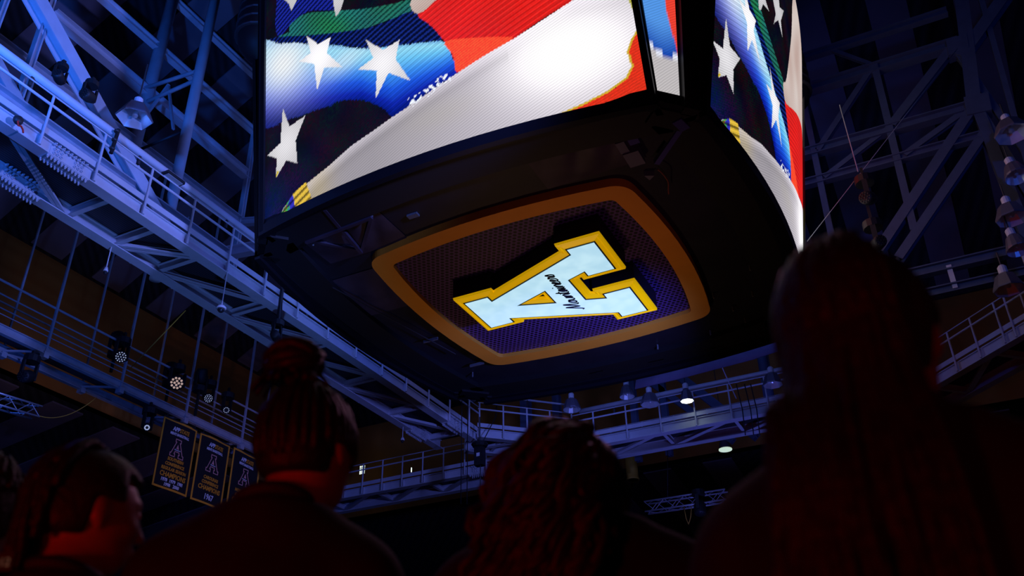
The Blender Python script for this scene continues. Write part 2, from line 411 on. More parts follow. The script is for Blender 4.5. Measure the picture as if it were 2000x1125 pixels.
ART = {  # the flag picture, metres on the screen: across from the middle, up from the lower edge
'green': [(-3.13,3.72),(-2.86,3.66),(-2.8,3.81),(-2.43,3.83),(-1.84,3.57),(-1.11,3.25),(-0.52,3.07),(-0.11,2.97),(-0.06,2.76),(-0.29,2.76),(-0.78,2.79),(-1.21,2.87),(-2.19,3.25)],
'navy': [(-3.13,3.72),(-1.21,2.87),(-0.29,2.76),(-0.07,2.74),(0.2,2.34),(0.4,1.95),(-0.16,2.11),(-0.97,2.38),(-1.76,2.82),(-2.19,3.06),(-3.3,3.68)],
'topblue': [(-3.13,3.72),(-3.2,4.3),(-2.9,5.2),(-1.3,4.9),(-1.55,3.58),(-2.33,3.84),(-2.75,3.82)],
'band': [(-3.6,3.78),(-3.08,3.53),(-2.6,3.29),(-2.19,3.02),(-1.76,2.81),(-1.31,2.54),(-0.97,2.38),(-0.56,2.24),(-0.16,2.11),(0.4,1.94),(0.49,1.82),(0.56,1.57),(0.64,1.26),(0.38,1.18),(0.16,1.11),(-0.23,0.99),(-0.57,0.9),(-0.67,0.99),(-0.82,1.18),(-1.18,1.45),(-1.66,1.64),(-1.89,1.64),(-2.22,1.71),(-2.46,1.74),(-2.86,1.83),(-3.6,2.1)],
'red': [(-0.01,2.64),(0.29,2.75),(1.3,3.32),(2.6,3.92),(3.7,4.3),(3.7,2.4),(2.81,2.08),(2.56,1.93),(2.06,1.74),(1.61,1.55),(1.08,1.4),(0.64,1.26),(0.61,1.36),(0.56,1.61),(0.45,1.91),(0.24,2.29)],
'redlow': [(0.45,1.91),(0.94,1.8),(1.48,1.63),(1.57,1.54),(1.08,1.4),(0.64,1.26),(0.58,1.6)],
'gray': [(-0.13,2.94),(-0.01,2.65),(0.3,2.74),(1.3,3.3),(2.6,3.9),(3.7,4.3),(3.7,6.3),(1.1,6.3),(0.64,4.73),(0.15,3.27)],
's6': [(-0.85,3.75),(-0.72,4.1),(-0.98,4.35),(-0.7,4.45),(-0.6,4.9),(-0.45,4.5),(-0.12,4.7),(-0.35,4.25),(-0.2,3.95),(-0.55,4.1)],
'white': [(-3.04,0.08),(-2.72,0.29),(-2.38,0.4),(-1.91,0.52),(-1.47,0.68),(-1.04,0.78),(-0.55,0.91),(-0.23,0.99),(0.16,1.11),(0.64,1.26),(1.08,1.4),(1.61,1.55),(2.01,1.7),(2.56,1.93),(2.91,2.09),(3.25,2.2),(3.4,1.99),(3.43,1.68),(3.49,1.4),(3.5,1.19),(3.37,1.01),(3.29,0.82),(3.32,0.57),(3.21,0.39),(2.92,0.23),(2.56,0.12),(2.23,0.02),(1.45,-0.2),(-2.6,-0.2)],
'redR': [(3.6,1.3),(3.6,0.7),(3.47,0.74),(3.51,0.61),(3.58,0.39),(3.5,0.22),(3.41,0.11),(3.07,0.07),(2.65,0.03),(2.2,0.0),(2.2,0.04),(2.56,0.12),(2.92,0.23),(3.21,0.39),(3.32,0.57),(3.29,0.82),(3.37,1.01),(3.5,1.19)],
'yel': [(3.4,1.99),(3.43,1.68),(3.49,1.4),(3.52,1.19),(3.57,1.21),(3.6,1.64),(3.62,1.93),(3.5,2.5),(3.3,2.3)],
's1': [(-2.4,3.33),(-2.12,3.01),(-1.82,3.02),(-1.92,2.73),(-1.58,2.28),(-1.99,2.46),(-2.16,2.07),(-2.22,2.65),(-2.59,2.89),(-2.3,2.92)],
's2': [(-1.06,2.6),(-0.72,2.23),(-0.38,2.29),(-0.48,1.95),(-0.22,1.43),(-0.63,1.75),(-0.91,1.36),(-0.86,1.89),(-1.25,2.08),(-0.92,2.16)],
's3': [(-3.01,2.13),(-2.84,1.67),(-2.45,1.71),(-2.69,1.32),(-2.65,0.86),(-2.92,1.04),(-3.18,0.81),(-3.17,1.19),(-3.41,1.36),(-3.07,1.45)],
's4': [(-1.69,3.37),(-1.72,3.53),(-1.75,3.78),(-2.05,3.95),(-1.75,4.0),(-1.6,4.3),(-1.5,3.95),(-1.15,3.8),(-1.48,3.68),(-1.58,3.46)],
's5': [(-2.78,4.1),(-2.85,4.3),(-3.0,4.5),(-2.75,4.5),(-2.6,4.75),(-2.55,4.45),(-2.3,4.3),(-2.6,4.3)],
}
def picture(X, H):
    n = X.shape; C = np.zeros(n + (3,)); C[:] = (0.0015, 0.0015, 0.004)
    nz = rng.random(n)
    def lf(s, seed):
        a = math.sin(seed) * 3; return 0.5 + 0.25 * np.sin(X * s * 1.3 + a + 1.7 * np.sin(H * s * 0.7 + a)) + 0.25 * np.sin(H * s * 1.1 - a + 1.3 * np.sin(X * s * 0.9))
    hatch = 0.5 + 0.5 * np.sin((H - 0.42 * X) * 62)
    C += np.stack([0.012 * lf(5, 1) * (nz > 0.4), 0.007 * lf(6, 2) * (nz < 0.5), 0.006 * lf(4, 3)], -1)
    dkb = np.clip(1.2 - H, 0, 1) * np.clip((-2.2 - X) / 1.0, 0, 1)
    C += dkb[..., None] * np.array((0.0, 0.004, 0.06)) * (0.3 + nz[..., None])
    def put(poly, col, sm=4, keep=None):
        m = inside(smooth_poly(ART[poly], sm) if sm > 1 else ART[poly], X, H)
        col = np.broadcast_to(np.asarray(col, float), n + (3,))
        C[m] = col[m]; return m
    put('topblue', np.array((0.01, 0.02, 0.32)) * (0.15 + 0.85 * (hatch > 0.45))[..., None])
    put('navy', np.array((0.006, 0.02, 0.20)) * (0.1 + 0.9 * (hatch > 0.62))[..., None])
    put('green', np.stack([0.012 + 0.03 * nz * 0.3, 0.13 + 0.08 * lf(3, 5), 0.08 + 0.1 * lf(4, 2)], -1) * (0.25 + 0.75 * (hatch > 0.35))[..., None])
    # blue fold of the canton, bright along its upper edge
    top = np.interp(X, [-3.6, -2.19, -0.97, 0.4], [3.78, 3.02, 2.38, 1.94]); bot = np.interp(X, [-3.6, -2.2, -1.2, -0.57, 0.64], [2.1, 1.71, 1.45, 0.95, 1.2])
    s = np.clip((H - bot) / np.maximum(top - bot, 0.1), 0, 1)
    ks = np.array([0, 0.15, 0.35, 0.55, 0.75, 0.92, 1.0])
    band = np.stack([np.interp(s, ks, [0.0, 0.004, 0.012, 0.05, 0.16, 0.30, 0.22]), np.interp(s, ks, [0.008, 0.02, 0.10, 0.30, 0.60, 0.75, 0.55]), np.interp(s, ks, [0.22, 0.45, 0.80, 0.95, 1.0, 1.0, 0.9])], -1)
    g = np.exp(-(((X + 3.0) / 0.75) ** 2 + ((H - 3.05 + 0.3 * (X + 3.0)) / 0.62) ** 2))[..., None]
    band = band * (1 - g) + g * np.array((0.92, 0.96, 1.0))
    g = np.exp(-(((X + 1.55) / 0.5) ** 2 + ((H - 2.38) / 0.22) ** 2))[..., None] * 0.6
    band = band * (1 - g) + g * np.array((0.75, 0.92, 1.0))
    band = band * (0.72 + 0.28 * hatch[..., None]) 
    jag = H + 0.035 * (nz - 0.5)
    Hs = H.copy(); 
    m = inside(smooth_poly(ART['band'], 4), X, jag); C[m] = band[m]
    redc = np.stack([0.80 + 0.12 * lf(4, 8), 0.012 + 0.012 * nz, 0.010 + 0.01 * nz], -1) * (0.62 + 0.38 * hatch)[..., None]
    put('red', redc)
    put('redlow', np.stack([0.95 + 0 * X, 0.045 + 0.05 * nz, 0.02 + 0.01 * nz], -1))
    put('gray', np.stack([0.50 + 0.15 * lf(3, 4), 0.36 + 0.2 * lf(3, 4), 0.32 + 0.2 * lf(3, 4)], -1))
    # broad white stripe, brightest to the right
    gb = np.exp(-(((X - 2.45) / 1.1) ** 2 + ((H - 1.05) / 0.75) ** 2) ** 1.15)
    base = np.clip(0.34 + 0.08 * (X + 1.0) * (X > -1), 0.3, 0.60)
    br = base + (1.12 - base) * np.minimum(1, 1.1 * gb)
    edge = np.clip(1 - np.abs(H - np.interp(X, [-3, -1.5, 0.64, 1.6, 2.6], [0.1, 0.68, 1.26, 1.55, 1.93])) / 0.22, 0, 1)
    br = br + 0.25 * edge * (1 - gb)
    fold = 1 - 0.10 * np.exp(-((H - (0.25 + 0.28 * (X + 2.2))) / 0.10) ** 2) * (X < 1.5)
    br = br * fold
    wc = np.stack([br * (0.97 + 0.05 * gb), br * (0.90 + 0.10 * gb), br * (0.98 - 0.08 * np.exp(-((X - 0.2) / 0.7) ** 2 - ((H - 0.65) / 0.25) ** 2) + 0.02)], -1)
    yl = np.exp(-((X + 2.2) / 0.35) ** 2)[..., None]
    wc = wc * (1 - 0.35 * yl) + 0.35 * yl * np.array((0.55, 0.42, 0.10))
    put('white', wc)
    # torn pixels along the upper edge of the stripe
    tear = (np.abs(H - np.interp(X, [-0.2, 0.64], [1.03, 1.30])) < 0.05 + 0.06 * lf(14, 4)) & (X > -0.3) & (X < 0.5) & (lf(40, 6) + 0.4 * nz > 0.78)
    C[tear] = (0.85, 0.9, 1.0)
    # coloured tip of the stripe
    tip = inside([(-3.15, 0.0), (-2.75, 0.34), (-2.45, 0.42), (-2.3, 0.0)], X, H)
    q = (X + 3.1) / 0.8 + 0.25 * H
    tcol = np.where((q < 0.28)[..., None], np.array((0.6, 0.12, 0.03)), np.where((q < 0.50)[..., None], np.array((0.03, 0.03, 0.5)), np.array((0.75, 0.5, 0.05))))
    tcol = np.where(((q < 0.36) & (nz > 0.5))[..., None], np.array((0.05, 0.4, 0.05)), tcol)
    st = 0.25 + 0.75 * (np.sin((H - 0.42 * X) * 45) > -0.3)
    C[tip] = (tcol * st[..., None])[tip]
    # red fold at the right end
    m = inside(smooth_poly(ART['redR'], 4), X, H + 0.03 * (nz - 0.5)); rr = np.stack([0.85 - 0.25 * nz, 0.03 + 0 * X, 0.012 + 0 * X], -1)
    C[m] = rr[m]
    put('yel', (0.42, 0.40, 0.06))
    wr = ART['redR'][9:]
    for i in range(len(wr) - 1):
        (x0, h0), (x1, h1) = wr[i], wr[i + 1]; dx, dh = x1 - x0, h1 - h0; l2 = dx * dx + dh * dh + 1e-9
        t = np.clip(((X - x0) * dx + (H - h0) * dh) / l2, 0, 1); d = np.hypot(X - x0 - t * dx, H - h0 - t * dh)
        C[d < 0.016] = (0.6, 0.40, 0.03)
    # stars
    for k, a in (('s1', 1.0), ('s2', 0.9), ('s3', 0.74), ('s4', 0.6), ('s5', 0.55), ('s6', 0.6)):
        cx, ch = np.mean(np.array(ART[k]), 0)
        sh = a * (0.72 + 0.32 * np.exp(-((X - cx) ** 2 + (H - ch) ** 2) / 0.16))
        put(k, np.stack([sh * 0.98, sh * 0.96, sh * 1.0], -1), 1)
    m = inside([(-3.18, 0.81), (-3.17, 0.95), (-3.1, 0.9)], X, H); C[m] = (0.6, 0.45, 0.02)
    return C
def blue_fill(X, H):
    """invented blue picture on the two unseen sides, so they cast blue light"""
    C = np.zeros(X.shape + (3,)); g = 0.5 + 0.5 * np.sin(X * 1.1 + H * 0.8)
    C[..., 0] = 0.03 + 0.10 * g; C[..., 1] = 0.06 + 0.16 * g; C[..., 2] = 0.45 + 0.4 * g
    return C
def screen_mesh(name, nx, nh, fn):
    xs = np.linspace(-HW, HW, nx); hs = np.linspace(0.02, HS, nh)
    X, H = np.meshgrid(xs, hs, indexing='ij')
    C = fn(X, H)
    Yv = -(4.10 + 0.40 * (1 - (X / 3.62) ** 2)) - TILT * H
    verts = np.stack([X, Yv, H + ZS - 9.6], -1).reshape(-1, 3)
    idx = np.arange(nx * nh).reshape(nx, nh)
    q = np.stack([idx[:-1, :-1], idx[1:, :-1], idx[1:, 1:], idx[:-1, 1:]], -1).reshape(-1, 4)
    me = bpy.data.meshes.new(name)
    me.vertices.add(len(verts)); me.vertices.foreach_set('co', verts.ravel())
    me.loops.add(q.size); me.loops.foreach_set('vertex_index', q.ravel().astype(np.int32))
    me.polygons.add(len(q)); me.polygons.foreach_set('loop_start', np.arange(0, q.size, 4, dtype=np.int32)); me.polygons.foreach_set('loop_total', np.full(len(q), 4, np.int32))
    me.update(calc_edges=True)
    at_ = me.attributes.new('picture', 'FLOAT_COLOR', 'POINT')
    at_.data.foreach_set('color', np.concatenate([C.reshape(-1, 3), np.ones((nx * nh, 1))], 1).ravel())
    uvl = me.uv_layers.new(name='leds')
    uvs = np.stack([X, H], -1).reshape(-1, 2)[q.ravel()]
    uvl.data.foreach_set('uv', uvs.ravel())
    me.materials.append(MATS['led_screen']); me.polygons.foreach_set('use_smooth', [True] * len(q))
    return me
hi = screen_mesh('video_screen', 400, 320, picture)
lo = screen_mesh('video_screen_far', 90, 70, blue_fill)  # unseen sides: blue picture made up to tint the light they cast
for k in range(4):
    o = bpy.data.objects.new('video_screen', hi if k in (0, 1) else lo); COL.objects.link(o); o.parent = board; o.rotation_euler = (0, 0, k * math.pi / 2)
    o['label'] = 'curved video screen showing a waving flag with white stars' if k in (0, 1) else 'curved video screen showing an invented blue picture for its light'
def bp(k, x, y, z):     # board-local point of side k, in world metres
    a = k * math.pi / 2; c, s = round(math.cos(a)), round(math.sin(a))
    return V((BC.x + c * x - s * y, BC.y + s * x + c * y, z))
def yface(x, h, off=0.0): return -(4.10 + 0.40 * (1 - (min(abs(x), 3.62) / 3.62) ** 2)) - TILT * h + off
NX = 17
for k in range(4):
    xs = [-3.57 + 7.14 * i / (NX - 1) for i in range(NX)]
    mb = MB()            # black cabinet right behind the LED tiles
    rows = []
    for h, off in ((-0.05, 0.03), (HS + 0.1, 0.03), (HS + 0.1, 0.8), (-0.05, 0.8)):
        rows.append([bp(k, x, yface(x, h, off), ZS + h) for x in xs])
    base = [p for r in rows for p in r]
    f = []
    for j in range(4):
        for i in range(NX - 1): f.append((j * NX + i, j * NX + i + 1, ((j + 1) % 4) * NX + i + 1, ((j + 1) % 4) * NX + i))
    f += [(0, NX, 2 * NX, 3 * NX), (NX - 1, 2 * NX - 1, 3 * NX - 1, 4 * NX - 1)]
    mb.add(base, f).build('screen_cabinet', 'black', board)
    mb = MB()            # lower rim under the screen
    rows = [[bp(k, x * 1.0, yface(x, h, off), ZS + h) for x in xs] for h, off in ((0.02, -0.05), (0.02, 0.06), (-0.16, 0.06), (-0.16, -0.05))]
    base = [p for r in rows for p in r]
    mb.add(base, f).build('lower_rim', 'black_gloss', board)
    for sx in (-1, 1):   # upright trim at the ends of each screen
        mb = MB(); x0 = sx * 3.47; x1 = sx * 3.57
        mb.hexa([bp(k, x0, yface(x0, -.1, -.05), ZS - .1), bp(k, x1, yface(x1, -.1, -.05), ZS - .1), bp(k, x1, yface(x1, -.1, .3), ZS - .1), bp(k, x0, yface(x0, -.1, .3), ZS - .1),
                 bp(k, x0, yface(x0, HS, -.05), ZS + HS), bp(k, x1, yface(x1, HS, -.05), ZS + HS), bp(k, x1, yface(x1, HS, .3), ZS + HS), bp(k, x0, yface(x0, HS, .3), ZS + HS)])
        mb.build('screen_trim', 'black', board)
    # corner screen between side k and the next one (tapers towards the bottom)
    def cpt(t, h, inn):
        a = bp(k, 3.62, yface(3.62, h), ZS + h); b = bp((k + 1) % 4, -3.62, yface(3.62, h), ZS + h)
        out = (bp(k, 4, -4, 0) - bp(k, 0, 0, 0)).normalized()
        return a.lerp(b, t) - out * inn
    nC, nH = 30, 60
    vs = []; cs = []
    for i in range(nC):
        for j in range(nH):
            t = i / (nC - 1); h = HS * j / (nH - 1) + 0.02; vs.append(cpt(0.06 + 0.50 * t, h, 0.10) - V((BC.x, BC.y, 9.6)))
            hh = h + 0.12 * math.sin(t * 3)
            if hh < 0.95 - 0.1 * t: c = (0.50, 0.47, 0.48)
            elif hh < 1.02 - 0.1 * t: c = (0.75, 0.78, 0.9)
            elif hh < 1.35 and t > 0.80 + (1.4 - hh): c = (0.8, 0.05, 0.03)
            else:
                s_ = min(1, max(0, (hh - 0.95) / 0.6)); c = (0.004 + 0.08 * s_, 0.05 + 0.24 * s_, 0.40 + 0.35 * s_)
                if t > 0.72 + max(0, (1.75 - hh) * 0.35): c = (0.8, 0.05, 0.03)
            cs.append((*c, 1))
    me = bpy.data.meshes.new('corner_screen')
    me.from_pydata([tuple(p) for p in vs], [], [(i * nH + j, (i + 1) * nH + j, (i + 1) * nH + j + 1, i * nH + j + 1) for i in range(nC - 1) for j in range(nH - 1)])
    a_ = me.attributes.new('picture', 'FLOAT_COLOR', 'POINT'); a_.data.foreach_set('color', np.array(cs, float).ravel())
    uvl = me.uv_layers.new(name='leds')
    for lp in me.loops: uvl.data[lp.index].uv = ((lp.vertex_index // nH) / nC * 0.8, HS * (lp.vertex_index % nH) / nH)
    me.materials.append(MATS['led_screen'])
    o = bpy.data.objects.new('corner_screen', me); COL.objects.link(o); o.parent = board; o['label'] = 'narrow corner screen tapering downwards'
    MB().hexa([cpt(0, -.1, .14), cpt(1, -.1, .14), cpt(1, -.1, .5), cpt(0, -.1, .5), cpt(0, HS, .14), cpt(1, HS, .14), cpt(1, HS, .5), cpt(0, HS, .5)]).build('corner_housing', 'black', board)
    MB().hexa([cpt(.60, -.1, .0), cpt(.98, -.1, .0), cpt(.98, -.1, .16), cpt(.60, -.1, .16), cpt(.60, HS, .0), cpt(.98, HS, .0), cpt(.98, HS, .16), cpt(.60, HS, .16)]).build('corner_post', 'black', board)
    MB().bar(cpt(.72, -.05, -.01), cpt(.72, HS, -.01), 0.015, 0.015).build('corner_edge_strip', 'dark_steel', board)
def squircle(half, sag, rc, n=10, m=8, ctl=1.0):
    """outline of a square with bulging sides and rounded corners"""
    pts = []
    e = half - sag
    for k in range(4):
        a = k * math.pi / 2
        loc = []
        for i in range(n + 1):
            x = -(e - rc) + 2 * (e - rc) * i / n
            loc.append((x, -(half - sag * (x / e) ** 2)))
        x1, y1 = loc[-1]
        for i in range(1, m):                       # corner blend to the next side
            t = i / m; xe, ye = -loc[0][1], loc[0][0]
            cx, cy = e * ctl, -e * ctl
            b = (1 - t) ** 2; c_ = 2 * t * (1 - t); d = t * t
            loc.append((b * x1 + c_ * cx + d * xe, b * y1 + c_ * cy + d * ye))
        c, s = math.cos(a), math.sin(a)
        pts += [(c * x - s * y, s * x + c * y) for x, y in loc]
    return pts
def P3(x, y, z): return (BC.x + x, BC.y + y, z)
def ring(mb, o, i, z0, z1, zi=None):
    n = len(o); vs = [P3(x, y, z0) for x, y in o] + [P3(x, y, z0) for x, y in i] + [P3(x, y, z1) for x, y in o] + [P3(x, y, z1) for x, y in i]
    f = []
    for k in range(n):
        l = (k + 1) % n
        f += [(k, l, n + l, n + k), (2 * n + k, 2 * n + l, 3 * n + l, 3 * n + k), (k, l, 2 * n + l, 2 * n + k), (n + k, n + l, 3 * n + l, 3 * n + k)]
    return mb.add(vs, f)
so = squircle(4.46, 0.40, 0.55, ctl=.945); si = squircle(4.26, 0.38, 0.55, ctl=.945)
MB().prism(so, P3, 10.13, 10.18).build('soffit', 'soffit', board)
ring(MB(), so, si, 9.98, 10.14).build('soffit_rim', 'black_gloss', board)
fo = squircle(2.72, 0.24, 0.30); fi = squircle(2.36, 0.20, 0.10)
ring(MB(), fo, fi, 9.97, 10.13).build('logo_frame', 'orange_frame', board)['label'] = 'orange painted frame with bulging sides'
pp = MB().prism(squircle(2.40, 0.20, 0.1), P3, 10.055, 10.085).build('perforated_panel', 'perforated_purple', board)
pp['label'] = 'purple perforated panel'
# lit letter A
half_A = [(-1.38, .54), (-.90, .54), (-.90, .36), (1.07, 1.155), (1.07, 1.34), (1.57, 1.34), (1.57, .38), (1.07, .38), (1.07, .55), (.68, .41)]
A_face = half_A + [(x, -y) for x, y in reversed(half_A)]
hole_A = [(.16, .265), (-.55, 0.0), (.16, -.265)]
def offset(poly, d):
    n = len(poly); out = []
    area = sum(poly[i][0] * poly[(i + 1) % n][1] - poly[(i + 1) % n][0] * poly[i][1] for i in range(n))
    sg = 1 if area > 0 else -1
    for i in range(n):
        p0, p1, p2 = V((*poly[i - 1], 0)), V((*poly[i], 0)), V((*poly[(i + 1) % n], 0))
        a = (p1 - p0).normalized(); b = (p2 - p1).normalized()
        na = V((a.y, -a.x, 0)) * sg; nb = V((b.y, -b.x, 0)) * sg
        m = (na + nb); m = m / max(0.35, m.length_squared) * 2
        out.append((p1.x + m.x * d, p1.y + m.y * d))
    return out
CY = -0.29
def PA(x, y, z): return (BC.x + x, BC.y + CY + y, z)
def bands(mb, loops):
    """skin a list of (outline, z) with matching vertex counts"""
    n = len(loops[0][0]); vs = [PA(x, y, z) for lp, z in loops for x, y in lp]; f = []
    for j in range(len(loops) - 1):
        for k in range(n):
            l = (k + 1) % n; f.append((j * n + k, j * n + l, (j + 1) * n + l, (j + 1) * n + k))
    return mb.add(vs, f)
sign = MB(); 
bands(sign, [(offset(A_face, .165), 9.70), (offset(A_face, .165), 10.06), (offset(A_face, .10), 10.06), (offset(A_face, .10), 9.70), (offset(A_face, .165), 9.70)])
sgn = sign.build('letter_sign', 'sign_black', board); sgn['label'] = 'lit block letter A with yellow border'
def fill_between(outer, hole, z):
    bm = bmesh.new(); es = []
    for lp in [outer] + ([hole] if hole else []):
        vs = [bm.verts.new(PA(x, y, z)) for x, y in lp]
        es += [bm.edges.new((vs[i], vs[(i + 1) % len(vs)])) for i in range(len(vs))]
    bmesh.ops.triangle_fill(bm, edges=es, use_beauty=True)
    bm.verts.index_update()
    return [tuple(v.co) for v in bm.verts], [tuple(v.index for v in f.verts) for f in bm.faces]
mb = MB(); mb.add(*fill_between(A_face, hole_A, 9.615)); mb.build('letter_face', 'letter_face', sgn)['label'] = 'pale blue glowing letter face'
mb = MB(); mb.add(*fill_between(offset(A_face, .028), offset(hole_A, -.03), 9.622)); mb.build('letter_keyline', 'sign_black', sgn)
mb = MB()
bands(mb, [(offset(A_face, .018), 9.626), (offset(A_face, .10), 9.655), (offset(A_face, .112), 9.640), (offset(A_face, .155), 9.655), (offset(A_face, .165), 9.70)])
bands(mb, [(offset(hole_A, -.022), 9.626), (offset(hole_A, -.09), 9.66), (offset(hole_A, -.10), 9.645), (offset(hole_A, -.118), 9.66), (offset(hole_A, -.12), 9.72)])
mb.build('letter_border', 'yellow_sign', sgn)['label'] = 'yellow bevelled letter border'
# script word across the letter
LET = {'M': (1.55, [[(0, .1), (.18, 0), (.5, 1.7), (.6, 1.85), (.72, .15), (1.12, 1.75), (1.24, 1.85), (1.25, .2), (1.5, .05)]]),
 'o': (.62, [[(.0, .1), (.1, .75), (.3, 1.), (.5, .7), (.4, .12), (.15, .05), (.1, .45), (.35, .92), (.62, .85)]]),
 'u': (.72, [[(.0, .85), (.05, .2), (.22, 0), (.45, .3), (.55, .95), (.54, .2), (.72, 0)]]),
 'n': (.70, [[(.0, .1), (.08, .95), (.1, .05), (.18, .6), (.38, 1), (.52, .8), (.54, .2), (.7, 0)]]),
 't': (.42, [[(.0, .1), (.18, 1.65), (.14, .2), (.42, 0)], [(-.05, 1.15), (.45, 1.2)]]),
 'a': (.66, [[(.0, .1), (.40, .85), (.22, 1), (.05, .6), (.1, .1), (.28, .05), (.48, .7), (.5, .95), (.5, .2), (.66, 0)]]),
 'i': (.34, [[(.0, .1), (.14, .95), (.12, .2), (.34, 0)], [(.18, 1.42), (.22, 1.5)]]),
 'e': (.50, [[(.0, .1), (.30, .7), (.22, 1), (.06, .8), (.05, .25), (.24, 0), (.5, .15)]]),
 'r': (.48, [[(.0, .1), (.1, 1), (.15, .82), (.36, .88), (.34, .2), (.48, 0)]]),
 's': (.45, [[(.0, .1), (.24, 1.05), (.38, .4), (.24, 0), (.02, .12)]])}
mb = MB(); adv = 0.0
word = 'Mountaineers'; total = sum(LET[c][0] for c in word)
def spl(pts, n=5):
    out = []
    for i in range(len(pts) - 1):
        p0 = np.array(pts[max(i - 1, 0)]); p1 = np.array(pts[i]); p2 = np.array(pts[i + 1]); p3 = np.array(pts[min(i + 2, len(pts) - 1)])
        for k in range(n):
            t = k / n; out.append(tuple(0.5 * (2 * p1 + (p2 - p0) * t + (2 * p0 - 5 * p1 + 4 * p2 - p3) * t * t + (3 * p1 - p0 - 3 * p2 + p3) * t ** 3)))
    return out + [tuple(pts[-1])]
for ch in word:
    wd, strokes = LET[ch]
    for st in strokes:
        pts = []
        for x, yv in spl(st):
            yy = .70 - (adv + x + .25 * yv) / total * 1.44; xx = .53 - yv * .142
            pts.append(PA(xx, yy, 9.612))
        mb.tube(pts, .0125, 6)
    adv += wd
mb.build('lettering', 'sign_black', sgn)['label'] = 'black script word across the letter'
# things fixed under the board: bracing, drapes, boxes, cables
def sbar(name, pts, a, m='dark_steel'):
    mb = MB()
    for p, q in zip(pts[:-1], pts[1:]): mb.bar(P3(*p), P3(*q), a, a)
    return mb.build(name, m, board)
for pts in ([(-2.23, -4.1, 10.06), (-3.09, -3.48, 10.06)], [(-2.23, -4.1, 10.06), (-1.64, -3.58, 10.06)], [(-3.09, -3.48, 10.06), (-2.45, -2.72, 10.06)], [(-1.64, -3.58, 10.06), (-2.45, -2.72, 10.06)],
            [(-2.23, -4.1, 10.02), (-2.45, -2.72, 10.02)], [(-3.09, -3.48, 9.99), (-1.64, -3.58, 9.99)], [(3.73, -3.38, 10.06), (2.72, -4.0, 10.06)], [(2.69, -4.05, 10.06), (1.6, -3.9, 10.06)]):
    sbar('soffit_brace', pts, 0.06, 'drape')
sbar('corner_strut', [(3.73, -3.38, 10.02), (3.1, -2.74, 9.99)], 0.09, 'underside_blue')
sbar('corner_bracket', [(3.70, -3.6, 10.0), (3.76, -3.35, 10.0)], 0.15, 'underside_blue')
MB().box(P3(2.68, -3.44, 10.0), P3(2.82, -3.17, 10.13)).build('junction_box', 'underside_grey', board)
MB().box(P3(2.70, -3.17, 9.97), P3(2.95, -2.82, 10.13)).build('junction_box', 'underside_grey', board)
MB().box(P3(2.86, -3.40, 10.05), P3(3.02, -3.24, 10.13)).build('junction_box', 'underside_blue', board)
MB().prism([(2.80, -2.45), (2.95, -2.38), (2.84, -2.30)], P3, 10.03, 10.13).build('junction_box', 'underside_grey', board)
MB().box(P3(-1.2, -3.2, 10.09), P3(-1.0, -3.1, 10.13)).build('junction_box', 'underside_grey', board)
MB().tube([P3(3.06 + .06 * math.sin(t), -2.56 + .17 * t, 9.97 + .02 * math.cos(2 * t)) for t in [i * .5 for i in range(9)]], .012, 6).build('hanging_cable', 'cable_rust', board)
MB().tube([P3(-3.6 + .1 * t, -2.0 + .55 * t, 9.99 + .0 * t) for t in [i * .5 for i in range(14)]], .012, 6).build('edge_cable', 'dark_steel', board)
for i, (x, yv) in enumerate([(-3.09, -3.48), (-3.06, -3.32), (-1.64, -3.58), (-2.45, -2.72), (1.0, 3.5), (2.2, 3.4), (3.0, 3.2), (3.6, 1.2), (3.4, 2.2), (2.9, 2.6), (2.7, 1.9), (-3.2, 2.8), (-2.6, 3.6)]):
    MB().lathe([(0.0, 0), (.018, .01), (.018, .12), (0.0, .13)], 8, Matrix.Translation(P3(x, yv, 10.0))).build('shackle', 'underside_grey', board)
for (x0, y0) in ((-0.8, 3.9), (0.6, 4.0), (1.9, 4.0), (-3.3, 0.8), (-3.0, 2.3)):
    MB().box(P3(x0, y0, 10.0), P3(x0 + .35, y0 + .03, 10.06)).build('rim_clip', 'underside_grey', board)
# drape folds near the corners
for cx, cyv in ((-2.4, -3.3), (2.1, -3.5), (-2.9, -1.3)):
    nx, ny = 24, 24; vs = []
    for i in range(nx):
        for j in range(ny):
            u, v = i / (nx - 1) - .5, j / (ny - 1) - .5
            vs.append(P3(cx + u * 1.7, cyv + v * 1.5, 10.115 - .06 * abs(math.sin(9 * u + 4 * v)) * (1 - 4 * v * v) * (1 - 4 * u * u) - .005))
    MB().add(vs, [(i * ny + j, (i + 1) * ny + j, (i + 1) * ny + j + 1, i * ny + j + 1) for i in range(nx - 1) for j in range(ny - 1)]).build('drape_fold', 'drape', board, smooth=True)
# hanging cables of the board up to the roof
for sx in (-1, 1):
    for sy in (-1, 1):
        MB().tube([P3(sx * 2.5, sy * 2.5, ZS + 0.3), P3(sx * 1.9, sy * 1.9, ZT - 0.2 if (sx > 0 or True) and sy < 0 else 22.0)], .03, 8).build('suspension_cable', 'dark_steel', board)
MB().prism(squircle(3.9, .3, .4), P3, ZS + HS - .2, ZS + HS).build('top_deck', 'black', board)
